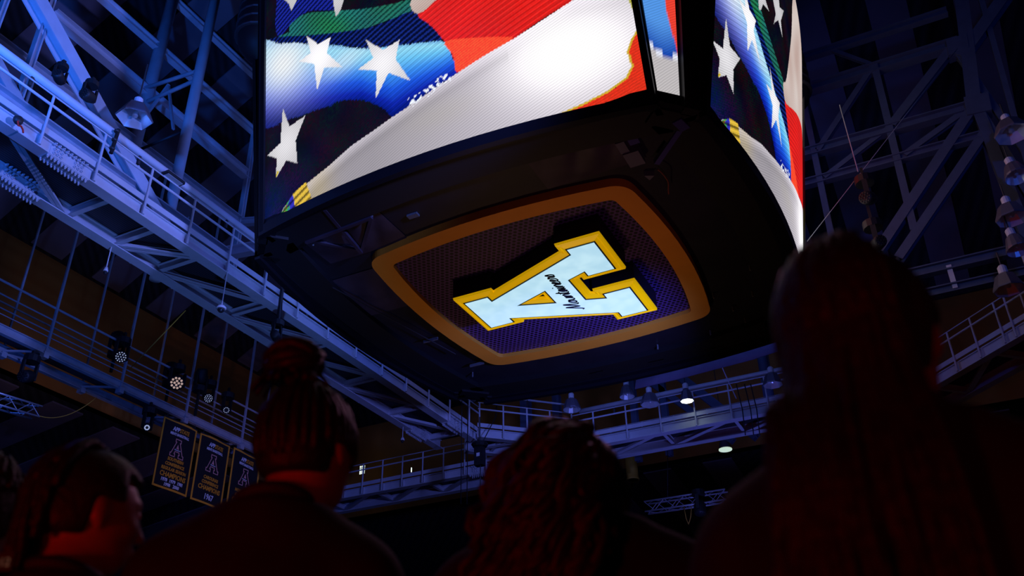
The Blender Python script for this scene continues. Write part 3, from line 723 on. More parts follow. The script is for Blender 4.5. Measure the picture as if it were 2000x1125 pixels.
# loudspeaker pods at two corners
def speaker(p, label, tilt):
    t = thing('loudspeaker_pod', p, label, 'loudspeaker', 'loudspeaker pods beside the scoreboard')
    prof = [(.0, -1.15), (.22, -1.1), (.42, -.85), (.50, -.4), (.52, .2), (.50, .9), (.44, 1.6), (.0, 1.65)]
    m = L().lathe(prof, 20); m.build('enclosure', 'black', t, True)
    g = L()
    for i in range(7): g.lathe([(.515, -.6 + i * .25), (.535, -.58 + i * .25), (.535, -.56 + i * .25), (.515, -.54 + i * .25)], 20)
    g.build('grille_band', 'dark_steel', t)
    L().tube([(0, 0, 1.6), (0, 0, 6.0)], .03, 8).build('hanger', 'dark_steel', t)
    return t
p = V((0, 0, CZ)) + ray(514, 40).normalized() * 21.5
speaker(p, 'black rounded loudspeaker pod at the left corner of the scoreboard', 0)
p = V((0, 0, CZ)) + ray(1533, 150).normalized() * 23.5
speaker(p, 'black rounded loudspeaker pod behind the right screen of the scoreboard', 0)

# ------------------------------------------------------------------ catwalks
ZC = 10.78
bolt_me = L().lathe([(.026, 0), (.026, .03), (.015, .035), (.015, .06)], 6).build('bolt_source', 'painted_steel').data
_o = bpy.data.objects['bolt_source']; bpy.data.objects.remove(_o)
def bolt(parent, p, direction):
    o = bpy.data.objects.new('bolt', bolt_me); COL.objects.link(o); o.parent = parent
    root = parent; off = V((0, 0, 0))
    while root is not None: off += V(root.location); root = root.parent
    o.location = V(p) - off; o.rotation_euler = V(direction).to_track_quat('Z', 'Y').to_euler(); return o
def catwalk(label, A, d, n, length, wd=1.42, posts=(), crosses=(), diags=(), splices=(), rail=True, hz=0.28, z0=ZC, rail_s=None, post_h=1.06, kick=True, outer_rail=True, gap=None):
    d = V((*d, 0)).normalized(); n = V((*n, 0)).normalized(); A = V((A[0], A[1], z0))
    t = thing('catwalk', A, label, 'catwalk', 'steel catwalks under the roof')
    P = lambda s, o, z: A + d * s + n * o + V((0, 0, z))
    def sb(s0, s1, o0, o1, za, zb_):
        m = MB(); m.hexa([P(s0, o0, za), P(s1, o0, za), P(s1, o1, za), P(s0, o1, za), P(s0, o0, zb_), P(s1, o0, zb_), P(s1, o1, zb_), P(s0, o1, zb_)]); return m
    def stringer(o0, o1, web):
        m = MB()
        for a in (sb(0, length, o0, o1, 0, .022), sb(0, length, web - .012, web + .012, .022, hz - .022), sb(0, length, o0 + .05, o1 - .05, hz - .022, hz)):
            m.add(a.v, a.f)
        return m.build('stringer', 'painted_steel', t)
    stringer(0, .24, .10); stringer(wd - .24, wd, wd - .13)
    sb(0, length, .1, wd - .1, hz + .0, hz + .035).build('deck', 'corrugated_deck', t)
    if kick:
        sb(0, length, .02, .035, hz + .04, hz + .16).build('toe_board', 'painted_steel', t)
        sb(0, length, wd - .035, wd - .02, hz + .04, hz + .16).build('toe_board', 'painted_steel', t)
    for c in crosses:
        m = MB(); m.ibeam(P(c, .1, hz - .12), P(c, wd - .1, hz - .12), .10, .16, .014); m.build('cross_beam', 'painted_steel', t)
    for s0, s1 in diags:          # s0 at the outer stringer, s1 at the inner one; angle pairs
        for off in (-.07, .07):
            m = MB(); m.bar(P(s0 + off, wd - .16, .05), P(s1 + off, .16, .05), .075, .012); m.bar(P(s0 + off, wd - .16, .09), P(s1 + off, .16, .09), .012, .075)
            m.build('diagonal_brace', 'painted_steel', t)
    r0, r1 = rail_s if rail_s else (0, length)
    if rail:
        sides = [(-.02, posts)] + ([(wd + .02, posts)] if outer_rail else [])
        for o_, ps in sides:
            for s in ps:
                MB().tube([P(s, o_, .02), P(s, o_, post_h)], .024, 8).build('rail_post', 'painted_steel', t)
            MB().tube([P(r0, o_, post_h), P(r1, o_, post_h)], .014, 8).build('top_cable', 'painted_steel', t)
            MB().tube([P(r0, o_, post_h - .2), P(r1, o_, post_h - .2)], .025, 8).build('hand_rail', 'painted_steel', t)
    for s in splices:
        for oo, web, sgn_ in ((.0, .075, -1), (wd - .24, wd - .165, -1)):
            sp = sb(s - .42, s + .42, oo + .01, oo + .23, -.014, 0).build('splice_plate', 'painted_steel', t)
            wp = sb(s - .35, s + .35, web, web + .012, .05, hz - .05).build('splice_plate', 'painted_steel', t)
            for i in range(12):
                for q in (.04, .2): bolt(sp, P(s - .385 + i * .07, oo + q, -.014), (0, 0, -1))
            for i in range(3):
                for j in range(2):
                    for sd in (-1, 1): bolt(wp, P(s + sd * (.14 + i * .07), web, .10 + j * .08), -n)
            for i in range(9): bolt(wp, P(s - .32 + i * .08, web - .03, hz - .03), -n)
    for s in posts[::1]:          # stiffener plates of the stringer web
        sb(s + .02, s + .035, .02, .1, .022, hz - .022).build('stiffener', 'painted_steel', t)
    return t
Y0 = -1.75
posts = [round(7.14 + 1.113 * k - Y0, 3) for k in range(-7, 14)]
cr = [y - Y0 for y in (2.3, 4.4, 6.6, 8.85, 9.93, 11.05, 13.17, 15.3, 17.4, 19.5, 21.6)]
dg = [(8.65 - Y0, 6.7 - Y0), (4.5 - Y0, 2.4 - Y0), (9.98 - Y0, 11.0 - Y0)] + [(a - Y0, b - Y0) for a, b in ((11.1, 13.1), (13.2, 15.25), (15.35, 17.35), (17.45, 19.45), (19.55, 21.5))]
left_cw = catwalk('long pale steel catwalk on the left running behind the scoreboard, with bolted splice', (-12.0, Y0), (0, 1), (-1, 0), 23.95, posts=posts, crosses=cr, diags=dg, splices=(7.75 - Y0, 20.9 - Y0))
ch = catwalk('short angled catwalk joining the long left catwalk to the far one', (-11.98, 22.12), (1, 1), (-1, 1), 3.0, posts=(.05, .78, 1.52, 2.25, 2.95), crosses=(.8, 1.5, 2.3), diags=((.2, 1.4), (1.6, 2.8)), z0=ZC + .12, outer_rail=False)
bx = [(-9.16 + 1.025 * k) + 9.86 for k in range(0, 9)]
back_cw = catwalk('far pale catwalk behind the scoreboard with lamps hanging along its rail', (-9.86, 24.15), (1, 0), (0, 1), 9.1, posts=bx, crosses=(.6, 2.7, 4.8, 6.9, 8.6), diags=((.7, 2.6), (2.8, 4.7), (4.9, 6.8), (7.0, 8.5)))
right_cw = catwalk('pale catwalk at the right edge sloping behind the person with long braids', (-.76, 24.15), (1, -1), (1, 1), 9.0, posts=[1.35 + .76 * k for k in range(0, 10)] + [3.95], crosses=(1, 3, 5, 7), diags=((1, 3), (3, 5), (5, 7)), z0=ZC - .5, outer_rail=False)
link_cw = catwalk('dim far catwalk below the gold wall leading off to the left', (-20.5, 24.55), (1, 0), (0, 1), 8.4, posts=[.5 + .78 * k for k in range(0, 11)], crosses=(1.2, 3.2, 5.2, 7.2), diags=((1.3, 3.1), (3.3, 5.1), (5.3, 7.1)), splices=(7.3,), outer_rail=False)
# pipes above the rails
def pipe(label, p, q, r):
    t = thing('lighting_pipe', p, label, 'pipe', 'lighting pipes on the catwalks')
    MB().tube([p, q], r, 16).build('pipe', 'painted_steel', t, True)
    d = (V(q) - V(p)); n = int(d.length / 2.2)
    for i in range(n):
        c = V(p) + d * ((i + .5) / n)
        MB().bar(c + V((0, 0, .04)), c - V((0, 0, .26)), .05, .05).build('pipe_clamp', 'dark_steel', t)
    return t
pipe('thick pale pipe along the top of the long left catwalk', V((-12.05, -1.5, 12.02)), V((-12.05, 22.0, 12.02)), .078)
pipe('thick pale pipe along the top of the far catwalk', V((-9.6, 24.2, 11.96)), V((-.8, 24.2, 11.96)), .078)
pipe('thick pale pipe along the angled catwalk', V((-11.9, 22.25, 12.25)), V((-9.9, 24.25, 12.25)), .03)

# hung catwalk further out on the left, on rods from the roof
def hung_catwalk():
    x0, x1, z = -19.0, -19.75, 11.22
    t = thing('hung_catwalk', (x0, 14.0, z), 'dim blue catwalk hung on thin rods in front of the gold wall', 'catwalk', 'steel catwalks under the roof')
    ya, yb = 8.0, 24.4
    MB().ibeam((x0, ya, z + .12), (x0, yb, z + .12), .12, .22, .02).build('stringer', 'painted_steel_dull', t)
    MB().ibeam((x1, ya, z + .05), (x1, yb, z + .05), .12, .22, .02).build('stringer', 'painted_steel_dull', t)
    MB().box((x1 + .06, ya, z + .2), (x0 - .06, yb, z + .23)).build('deck', 'corrugated_deck', t)
    for dz, r in ((1.28, .03), (.95, .02), (.62, .016), (.48, .012)):
        MB().tube([(x0, ya, z + dz), (x0, yb, z + dz)], r, 8).build('hand_rail', 'painted_steel_dull', t)
    MB().tube([(x1, ya, z + 1.2), (x1, yb, z + 1.2)], .025, 8).build('hand_rail', 'painted_steel_dull', t)
    y = 8.3
    while y < 24:
        MB().bar((x0 + .02, y, z - .05), (x0 + .02, y, zl(x0) - .05), .055, .055).build('hanger_rod', 'painted_steel_dull', t)
        MB().bar((x1 - .02, y - .55, z - .1), (x1 - .02, y - .55, zl(x1) - .05), .045, .045).build('hanger_rod', 'painted_steel_dull', t)
        MB().box((x0 - .07, y - .07, z - .1), (x0 + .09, y + .07, z + .06)).build('hanger_shoe', 'painted_steel_dull', t)
        MB().box((x1 - .09, y - .62, z - .14), (x1 + .07, y - .48, z + .0)).build('hanger_shoe', 'painted_steel_dull', t)
        MB().bar((x0, y - .1, z + .04), (x1, y - .6, z + .02), .05, .05).build('cross_beam', 'painted_steel_dull', t)
        y += 2.35
    return t
hung = hung_catwalk()

# ------------------------------------------------------------------ roof steelwork
def member(t, name, p, q, a, b=None, m='painted_steel', up=(0, 0, 1), tube=False):
    mb = MB()
    if tube: mb.tube([p, q], a, 16)
    else:
        mb.ibeam(p, q, a, b or a, .03, up)
    return mb.build(name, m, t, tube)
xt_ = -15.4
tl = thing('roof_truss', (xt_, 11.4, 15.0), 'blue lit roof truss with round posts above the long left catwalk', 'roof truss', 'roof trusses')
member(tl, 'chord', (xt_, 8.6, 16.88), (xt_, 15.05, 16.78), .22, .26)
member(tl, 'chord', (xt_, 8.6, 18.37), (xt_, 15.05, 18.34), .17, .2)
member(tl, 'chord', (xt_, 8.6, 20.2), (xt_, 15.05, 20.2), .16, .18)
MB().tube([(xt_, 11.38, zll(XF) + 2.0), (xt_, 11.48, zl(xt_) - .05)], .15, 16).build('post', 'painted_steel_dull', tl, True)
member(tl, 'post', (xt_, 15.08, 12.6), (xt_, 15.08, zl(xt_) - .1), .13, .13)
MB().tube([(-13.9, 11.52, 11.1), (-13.9, 11.56, zl(-13.9) - .05)], .125, 20).build('post', 'painted_steel', tl, True)
for (p, q, r) in (((xt_, 11.3, 16.9), (-13.9, 11.5, 16.98), .05), ((xt_ + .2, 11.3, 16.38), (-13.9, 11.5, 16.68), .05)):
    MB().tube([p, q], r, 10).build('tie_pipe', 'painted_steel_dull', tl, True)
MB().bar((-15.3, 11.3, 15.7), (-14.7, 11.4, 16.8), .06, .06).build('tie_diagonal', 'painted_steel_dull', tl)
MB().bar((-14.7, 11.4, 16.75), (-14.2, 11.4, 15.2), .06, .05).build('tie_diagonal', 'painted_steel_dull', tl)
MB().tube([(-15.2, 11.3, 14.85), (-13.95, 11.5, 15.12)], .035, 8).build('tie_pipe', 'dark_steel', tl, True)
member(tl, 'chord', (xt_, 3.0, 15.2), (xt_, 15.05, 15.2), .22, .3, 'painted_steel_dull')
member(tl, 'diagonal', (xt_, 15.05, 15.2), (-12.9, 16.6, 15.6), .16, .2, 'painted_steel_dull')
tl2 = thing('roof_brace', (-13.6, 8.7, 12.0), 'bright diagonal steel brace rising behind the rail of the left catwalk', 'steel brace')
member(tl2, 'diagonal', (-13.6, 12.2, 11.35), (-13.6, 5.6, 16.15), .30, .30, up=(1, 0, 0))
member(tl2, 'post', (-13.75, 7.56, 11.2), (-13.75, 7.56, 19.5), .14, .12, 'painted_steel_dull')
member(tl2, 'post', (-13.75, 6.75, 12.6), (-13.75, 6.75, 18.5), .12, .1, 'painted_steel_dull')
member(tl2, 'diagonal', (-13.75, 9.1, 11.5), (-13.75, 5.2, 14.6), .24, .2, 'painted_steel_dull', up=(1, 0, 0))
member(tl2, 'chord', (-13.6, 5.0, 12.55), (-13.6, 13.0, 12.45), .26, .30, 'painted_steel_dull')
member(tl2, 'cross_tie', (-13.6, 13.0, 12.5), (-11.6, 13.9, 12.9), .2, .26)
# far right truss across the hall
YT = 19.0
tr = thing('roof_truss', (1.0, YT, 12.0), 'roof truss coloured as in dim light, with heavy node at the upper right', 'roof truss', 'roof trusses')
X0, X1 = -3.5, 9.0
for z, a, b in ((18.0, .18, .2), (16.95, .26, .26), (15.05, .24, .24), (14.2, .2, .2)):
    member(tr, 'chord', (X0, YT, z), (2.6, YT, z - .06), a, b, 'shaded_steel')
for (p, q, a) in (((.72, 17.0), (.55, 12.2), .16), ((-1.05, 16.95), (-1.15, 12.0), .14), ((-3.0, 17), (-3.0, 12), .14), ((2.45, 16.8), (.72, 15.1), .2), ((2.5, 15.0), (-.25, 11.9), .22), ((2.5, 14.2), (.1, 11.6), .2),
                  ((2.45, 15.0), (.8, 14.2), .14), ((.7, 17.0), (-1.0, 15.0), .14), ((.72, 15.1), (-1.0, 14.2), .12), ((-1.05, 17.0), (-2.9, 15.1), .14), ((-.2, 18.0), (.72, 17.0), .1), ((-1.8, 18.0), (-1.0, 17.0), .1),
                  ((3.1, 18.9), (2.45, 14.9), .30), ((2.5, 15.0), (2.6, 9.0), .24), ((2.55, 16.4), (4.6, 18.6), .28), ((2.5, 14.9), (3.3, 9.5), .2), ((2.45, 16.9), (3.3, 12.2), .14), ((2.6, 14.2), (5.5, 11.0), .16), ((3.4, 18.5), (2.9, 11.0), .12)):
    member(tr, 'web_member', (p[0], YT, p[1]), (q[0], YT, q[1]), a, a, 'shaded_steel', up=(0, 1, 0))
MB().prism([(2.3, 16.5), (2.75, 16.55), (2.8, 16.95), (2.35, 17.0)], lambda x, y, d: (x, d, y), YT - .16, YT + .16).build('gusset_plate', 'shaded_steel', tr)
MB().prism([(2.25, 14.7), (2.75, 14.65), (2.8, 15.15), (2.3, 15.2)], lambda x, y, d: (x, d, y), YT - .16, YT + .16).build('gusset_plate', 'shaded_steel', tr)
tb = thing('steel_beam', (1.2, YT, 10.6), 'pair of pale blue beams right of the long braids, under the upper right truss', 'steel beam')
member(tb, 'chord', (-1.5, YT, 11.16), (5, YT, 11.16), .2, .22, 'shaded_steel'); member(tb, 'chord', (-1.5, YT, 10.62), (5, YT, 10.62), .2, .2, 'shaded_steel')
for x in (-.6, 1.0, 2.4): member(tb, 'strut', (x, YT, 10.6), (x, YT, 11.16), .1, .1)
# struts behind the far catwalk
ts = thing('roof_strut', (-5.0, 26.4, 10.9), 'pale steel posts and slanting braces behind the far catwalk', 'steel struts')
for x in (-8.6, -7.6): member(ts, 'post', (x, 26.4, 10.9), (x, 26.4, zb(26.4) - .1), .2, .2, 'shaded_steel')
MB().tube([(-4.35, 26.4, 10.9), (-4.35, 26.4, zb(26.4) - .1)], .16, 16).build('post', 'shaded_steel', ts, True)
member(ts, 'diagonal', (-4.9, 26.4, 11.0), (-8.0, 26.4, 14.6), .26, .26, 'shaded_steel', up=(0, 1, 0))
member(ts, 'diagonal', (-5.6, 26.4, 11.0), (-8.4, 26.4, 13.9), .2, .2, 'shaded_steel', up=(0, 1, 0))
member(ts, 'diagonal', (-4.0, 26.4, 11.0), (-1.2, 26.4, 14.4), .26, .26, 'shaded_steel', up=(0, 1, 0))
MB().bar((-12.2, 25.9, 10.9), (-12.2, 25.9, 13.6), .3, .3).build('post', 'shaded_steel', ts)
MB().bar((-11.2, 26.2, 10.9), (-11.2, 26.2, 13.6), .24, .24).build('post', 'shaded_steel', ts)
# pale curved drape beyond the far edge of the scoreboard
pts_ = [(1240, 760), (1320, 738), (1400, 716), (1470, 700), (1530, 684), (1600, 660), (1680, 630)]
lowp = [at(a, b, 'y', 21.5) for a, b in pts_]
mb = MB(); vs = []
for i, p in enumerate(lowp):
    bow = .12 * math.sin(i * .9)
    vs += [(p.x, p.y + bow, p.z), (p.x + .05, p.y + .25 + bow, p.z + .75), (p.x + .05, p.y + .28 + bow, p.z + .75), (p.x, p.y + .03 + bow, p.z)]
n = len(lowp)
f = [(4 * i + k, 4 * i + (k + 1) % 4, 4 * i + 4 + (k + 1) % 4, 4 * i + 4 + k) for i in range(n - 1) for k in range(4)] + [(0, 1, 2, 3), (4 * n - 4, 4 * n - 3, 4 * n - 2, 4 * n - 1)]
dr = MB().add(vs, f).build('drape', 'drape_pale', None, True, lowp[0]); tag(dr, 'pale violet drape curving behind the far edge of the scoreboard', 'drape')
# ------------------------------------------------------------------ lamps
def lamp(p, label, tilt=(0, 0), r=.30, lit=False, rod=1.0, seg=6, group='arena lamps'):
    t = thing('arena_lamp', p, label, 'lamp', group)
    R = Matrix.Rotation(tilt[1], 4, 'Z') @ Matrix.Rotation(tilt[0], 4, 'X')
    ph = math.pi / seg
    m = L(); k = seg
    m.lathe([(r, -.01), (r * 1.02, .0), (r * 1.02, .03), (r * .64, .30), (r * .3, .36), (.0, .37)], seg, R, ph); m.f = [q for q in m.f if not (len(q) > 4 and min(q) == 0)]
    m.build('reflector', 'lamp_shell', t)
    m = L(); n_ = seg                       # faceted inside of the open reflector
    ri = [(r * .985, -.004), (r * .60, .18), (r * .25, .24)]
    for rr, zz in ri:
        for k in range(n_):
            a_ = 2 * math.pi * k / n_ + ph; m.v.append(tuple(R @ V((rr * math.cos(a_), rr * math.sin(a_), zz))))
    for q in range(2):
        for k in range(n_):
            A_, B_ = q * n_ + k, q * n_ + (k + 1) % n_; m.f.append((A_, B_, B_ + n_, A_ + n_))
    m.f.append(tuple(2 * n_ + k for k in range(n_)))
    m.build('inner_reflector', 'bulb_lit' if lit else 'lamp_lens', t)
    m = L().lathe([(.0, .36), (.085, .36), (.085, .50), (.05, .54), (.0, .54)], 12, R); m.build('ballast', 'white_plastic', t)
    top = R @ V((0, 0, .54))
    L().tube([top, top + V((0, 0, rod))], .016, 6).build('hook_rod', 'dark_steel', t)
    L().lathe([(.0, .04), (r * .16, .07), (r * .14, .2), (.0, .22)], 10, R).build('bulb', 'bulb_lit' if lit else 'lamp_lens', t)
    return t
m_ = mat('lamp_shell', (0.16, 0.15, 0.19), 0.35, 0.3)
m_ = mat('lamp_lens', (0.8, 0.85, 0.9), 0.3, 0.5, noise=0.15, nscale=4.0, spec=0.9)
p = at(262, 232, 'x', -12.6); lamp(p, 'big faceted arena lamp with glass lens in front of the left roof truss', (0, .35), .345, rod=.9)
for i, (px_, py_, r_, lit, lab) in enumerate((
    (1117, 800, .27, False, 'dark dome lamp just above the curly haired person'),
    (1225, 775, .22, False, 'short flat lamp with pale cap over the far catwalk'),
    (1270, 790, .28, False, 'dark faceted lamp beside the lit one over the far catwalk'),
    (1342, 783, .19, True, 'bright lit lamp shining over the far catwalk rail'),
    (1510, 752, .27, False, 'dim lamp at the left edge of the long braided hair'))):
    lamp(at(px_, py_, 'y', 23.7), lab, (0, 0), r_, lit, rod=1.6, seg=12 if i in (0, 1) else 8)
p = at(1417, 879, 'y', 27.5); t = thing('arena_lamp', p, 'round lit downlight below the far catwalk', 'lamp', 'arena lamps')
L().lathe([(.185, 0), (.205, .0), (.205, .03), (.185, .03)], 24).build('lamp_rim', 'rim_lit', t)
L().lathe([(.0, .16), (.185, .02), (.2, .05), (.12, .38), (.0, .40)], 24).build('reflector', 'lamp_shell', t)
L().tube([(0, 0, .4), (0, 0, zb(27.5) - p.z - .1)], .012, 6).build('hook_rod', 'dark_steel', t)
for i, (px_, py_, tl_, r_, lab) in enumerate((
    (1978, 262, -.3, .34, 'largest faceted lamp high on the right edge'),
    (1988, 345, -.7, .24, 'reflective round lamp second from the top on the right edge'),
    (1978, 428, -.1, .30, 'wide dull lamp in the middle of the right edge row'),
    (1990, 488, -.6, .22, 'ribbed round lamp fourth down the right edge'),
    (1972, 566, -.1, .28, 'lowest hooded lamp on the right edge above the catwalk'))):
    lamp(at(px_, py_, 'y', 17.6), lab, (tl_ * .25, .5), r_, False, rod=.3, seg=8 if i % 2 == 0 else 16)
# ------------------------------------------------------------------ stage lights
def led_dots(par, R, c, r, mname, n=7, ringr=None, dot=.022):
    if dot <= 0: return
    pts = [(0, 0)] + [(r * .5 * math.cos(a), r * .5 * math.sin(a)) for a in [k * math.pi / 3 for k in range(6)]] + [(r * .86 * math.cos(a), r * .86 * math.sin(a)) for a in [k * math.pi / 6 for k in range(12)]]
    if ringr: pts = [(ringr * math.cos(a), ringr * math.sin(a)) for a in [k * math.pi / 5 for k in range(10)]] + ([(ringr * .4 * math.cos(a), ringr * .4 * math.sin(a)) for a in [k * math.pi / 2 for k in range(4)]] if dot > .03 else [])
    me = None
    for x, yv in pts:
        if me is None:
            m = L(); m.lathe([(.0, 0), (dot, 0), (dot * .8, -.012), (.0, -.014)], 6); o = m.build('led', mname, par); me = o.data
        else:
            o = bpy.data.objects.new('led', me); COL.objects.link(o); o.parent = par
        MM = Matrix.Translation(c) @ R @ Matrix.Translation((x, yv, 0))
        o.location = MM.to_translation(); o.rotation_euler = MM.to_euler()
def moving_head(p, label, aim, r=.14, mname='led_white', body=.42, ring_=None, dot=.02, hang=.5, up=True):
    t = thing('moving_head_light', p, label, 'stage light', 'moving head stage lights')
    d = V(aim).normalized(); R = d.to_track_quat('-Z', 'Y').to_matrix().to_4x4()
    L().lathe([(.0, -.02), (r, -.02), (r * 1.08, .03), (r * 1.1, body * .5), (r * .8, body * .85), (r * .4, body), (.0, body)], 18, R).build('head', 'black', t, True)
    led_dots(t, R, V((0, 0, 0)) + d * .022, r * .92, mname, ringr=ring_, dot=dot)
    sgn_ = 1 if up else -1
    c = -d * (body * .4); kq = min(1.0, body / .42)
    for s in (-1, 1):
        L().bar(c + V((0, s * r * 1.3, -.05 * sgn_)), c + V((0, s * r * 1.3, .36 * kq * sgn_)), .10 * kq, .045 * kq).build('yoke_arm', 'black', t)
    L().lathe([(.0, 0), (.19 * kq, 0), (.19 * kq, .16 * kq), (.0, .16 * kq)], 12, Matrix.Translation(c + V((0, 0, .36 * kq * sgn_ - (0 if up else .16 * kq))))).build('base', 'black', t)
    L().bar(c + V((0, 0, .45 * kq * sgn_)), c + V((0, 0, .36 * kq * sgn_ + hang * sgn_)), .06, .06).build('clamp', 'black', t)
    return t
toC = lambda p: V((0, 0, CZ)) - p
for (px_, py_, lab, mn, r_, ring_, dot_, up_) in (
    (236, 697, 'stage light with white leds left of the yellow rope on the hung catwalk', 'led_white', .15, None, .017, True),
    (345, 748, 'widest stage light with pinkish lenses right of the yellow rope', 'led_warm', .20, .14, .035, True),
    (407, 778, 'small stage light with white leds above the second banner', 'led_white', .13, None, .014, True),
    (442, 801, 'stage light with ring of leds beside the bun of the dark haired person', 'led_white', .11, .075, .013, True),
    (287, 835, 'small hanging stage light left of the first banner', 'led_white', .10, .055, .02, True)):
    p = at(px_, py_, 'x', -18.7)
    moving_head(p, lab, toC(p) + V((0, 2, -1)), r_, mn, ring_=ring_, dot=dot_, hang=.35)
p = at(395, 722, 'x', -18.75); moving_head(p, 'unlit dark stage light standing above the hung catwalk rail', (0.3, -.4, 1), .15, 'black', up=False, hang=.9)
p = at(335, 715, 'x', -19.2); moving_head(p, 'unlit stage light over the widest pinkish one', (0.5, -.6, .3), .17, 'black', up=False, hang=.6)
p = at(230, 655, 'x', -19.2); moving_head(p, 'unlit stage light above the one left of the yellow rope', (0.5, -.6, .3), .17, 'black', up=False, hang=.6)
p = at(165, 182, 'x', -11.9); moving_head(p, 'black spotlight clamped on the left pipe, nearer the big faceted lamp', (.2, -1, -.2), .10, 'black', body=.26, hang=.2)
p = at(112, 143, 'x', -12.4); moving_head(p, 'black spotlight clamped further left on the left pipe', (.6, -1, .2), .09, 'black', body=.24, hang=.2)
p = at(1690, 386, 'y', 16.8); moving_head(p, 'stage light on a chain against the dark ceiling at upper right', (-.4, -1, -.4), .13, 'black', hang=.4)
p = at(1720, 470, 'y', 16.8); moving_head(p, 'stage light just above the crown of the long braided hair', (.5, -1, -.2), .12, 'black', hang=.7)
p = at(1368, 1003, 'y', 25.6); moving_head(p, 'black stage light under the box truss beside the long braids', (0, -.2, -1), .16, 'black', hang=.2)
p = at(536, 652, 'x', -11.9); t = moving_head(p, 'small black device hanging from the left catwalk above the bun', (.4, -1, .1), .09, 'led_warm', body=.3, dot=.0, hang=.9)
p = at(45, 735, 'x', -18.8); moving_head(p, 'dark stage light near the left box truss', (.4, -1, -.5), .14, 'black', hang=.3)

# dome cameras on rods
def dome_cam(p, label, rod, r=.075):
    t = thing('dome_camera', p, label, 'camera', 'dome cameras hanging from the catwalks')
    L().lathe([(.0, .09), (.03, .085), (r * .9, .05), (r * 1.15, .02), (r * 1.15, 0), (.0, 0)], 20).build('housing', 'white_plastic', t, True)
    L().lathe([(r * .85, 0), (r * .78, -.04), (r * .5, -.07), (.0, -.085)], 18).build('dome', 'glass_dome', t, True)
    L().tube([(0, 0, .08), (0, 0, rod)], .011, 6).build('rod', 'white_plastic', t)
    return t
p = at(432, 603, 'x', -12.0); dome_cam(p, 'white dome camera on a long rod under the left catwalk', ZC - p.z + .03, .085)
p = at(206, 530, 'x', -13.3); dome_cam(p, 'tiny white dome camera hanging behind the left catwalk', ZC - p.z + .03, .04)
p = at(786, 860, 'x', -13.3); dome_cam(p, 'small white dome camera under the far end of the left catwalk', ZC - p.z + .03, .05)
# bell with red ribbon on the left stringer
p = at(33, 236, 'x', -11.93); t = thing('alarm_bell', p, 'grey bell with red ribbon on the left catwalk beam', 'bell')
L().lathe([(.0, .0), (.075, .0), (.085, .03), (.06, .08), (.0, .09)], 16, Matrix.Rotation(math.pi / 2, 4, 'Y')).build('bell', 'dark_steel', t, True)
L().tube([(.05, 0, -.02), (.08, -.03, -.07), (.08, .0, -.13), (.07, .05, -.10), (.06, .10, -.13), (.06, .12, -.18)], .016, 6).build('ribbon', 'red_paint', t)
# small square floodlight on the pipe
p = at(336, 350, 'x', -11.95); t = thing('floodlight', p, 'small framed floodlight on the left pipe beside the round post', 'lamp')
L().box((-.06, -.22, -.02), (.12, .22, .04)).build('housing', 'black', t); L().box((-.04, -.19, -.03), (.10, .19, -.02)).build('lens', 'lamp_lens', t)
# black tape mount
p = at(223, 275, 'x', -11.9); t = thing('camera_mount', p, 'black upright clamp strapped to the left catwalk rail', 'clamp')
L().tube([(0, 0, -.28), (0, .03, .28)], .035, 8).build('bar', 'black', t)
for z in (-.2, .0, .2): L().lathe([(.045, z), (.05, z + .01), (.05, z + .03), (.045, z + .04)], 8).build('strap', 'dark_steel', t)

# ropes and cables
def cable(name, label, cat, pts, r, m, sag=0.0, group=None):
    pts = [V(p) for p in pts]
    if len(pts) == 2 and sag:
        a, b = pts; pts = [a.lerp(b, i / 16) - V((0, 0, sag * 4 * (i / 16) * (1 - i / 16))) for i in range(17)]
    o = MB().tube(pts, r, 6).build(name, m, None, True, pts[0]); tag(o, label, cat, group); return o
cable('rope', 'thin yellow rope slanting up to the left catwalk', 'rope', [at(252, 722, 'x', -18.6), at(362, 607, 'x', -13.6)], .012, 'rope_yellow')
cable('rope', 'orange cord sagging below the hung catwalk', 'rope', [at(75, 812, 'x', -18.9), at(190, 775, 'x', -19.8)], .01, 'rope_yellow', .25)
cable('cable', 'thin wire running from the right screen up to the roof node', 'cable', [at(1577, 471, 'y', 16.5), at(1870, 95, 'y', 18.7)], .008, 'painted_steel_dull')
cable('cable', 'chain holding the stage light at the upper right', 'cable', [at(1640, 205, 'y', 17.2), at(1676, 335, 'y', 16.9)], .012, 'painted_steel_dull')
cable('cable', 'pale wire hanging from the board edge to the far catwalk', 'cable', [at(1400, 695, 'y', 21.75), at(1438, 778, 'y', 24.13)], .014, 'painted_steel')
cable('cable', 'black looping cable near the left end of the far catwalk', 'cable', [at(972, 770, 'y', 23.05), at(968, 815, 'y', 22.4), at(940, 868, 'y', 21.6)], .016, 'black')
for k, (a, b) in enumerate((((898, 760), (900, 985)), ((908, 860), (912, 985)))):
    cable('cable', ('left' if k == 0 else 'right') + ' one of two black hoist lines before the catwalk corner', 'cable', [V((at(*b, 'y', 20.6).x, 20.6, 22.0)), at(*b, 'y', 20.6)], .012, 'black')
cable('cable', 'black line hanging past the left catwalk above the bun', 'cable', [at(551, 590, 'x', -11.85), at(548, 690, 'x', -11.85)], .010, 'black')
for k, xx in enumerate((1450, 1466, 1478)):
    cable('cable', ('first', 'second', 'third')[k] + ' black cable dropping over the far catwalk next to the braids', 'cable', [at(xx - 12, 750, 'y', 24.0), at(xx, 800, 'y', 23.95), at(xx + 6, 850, 'y', 23.95)], .016, 'black')
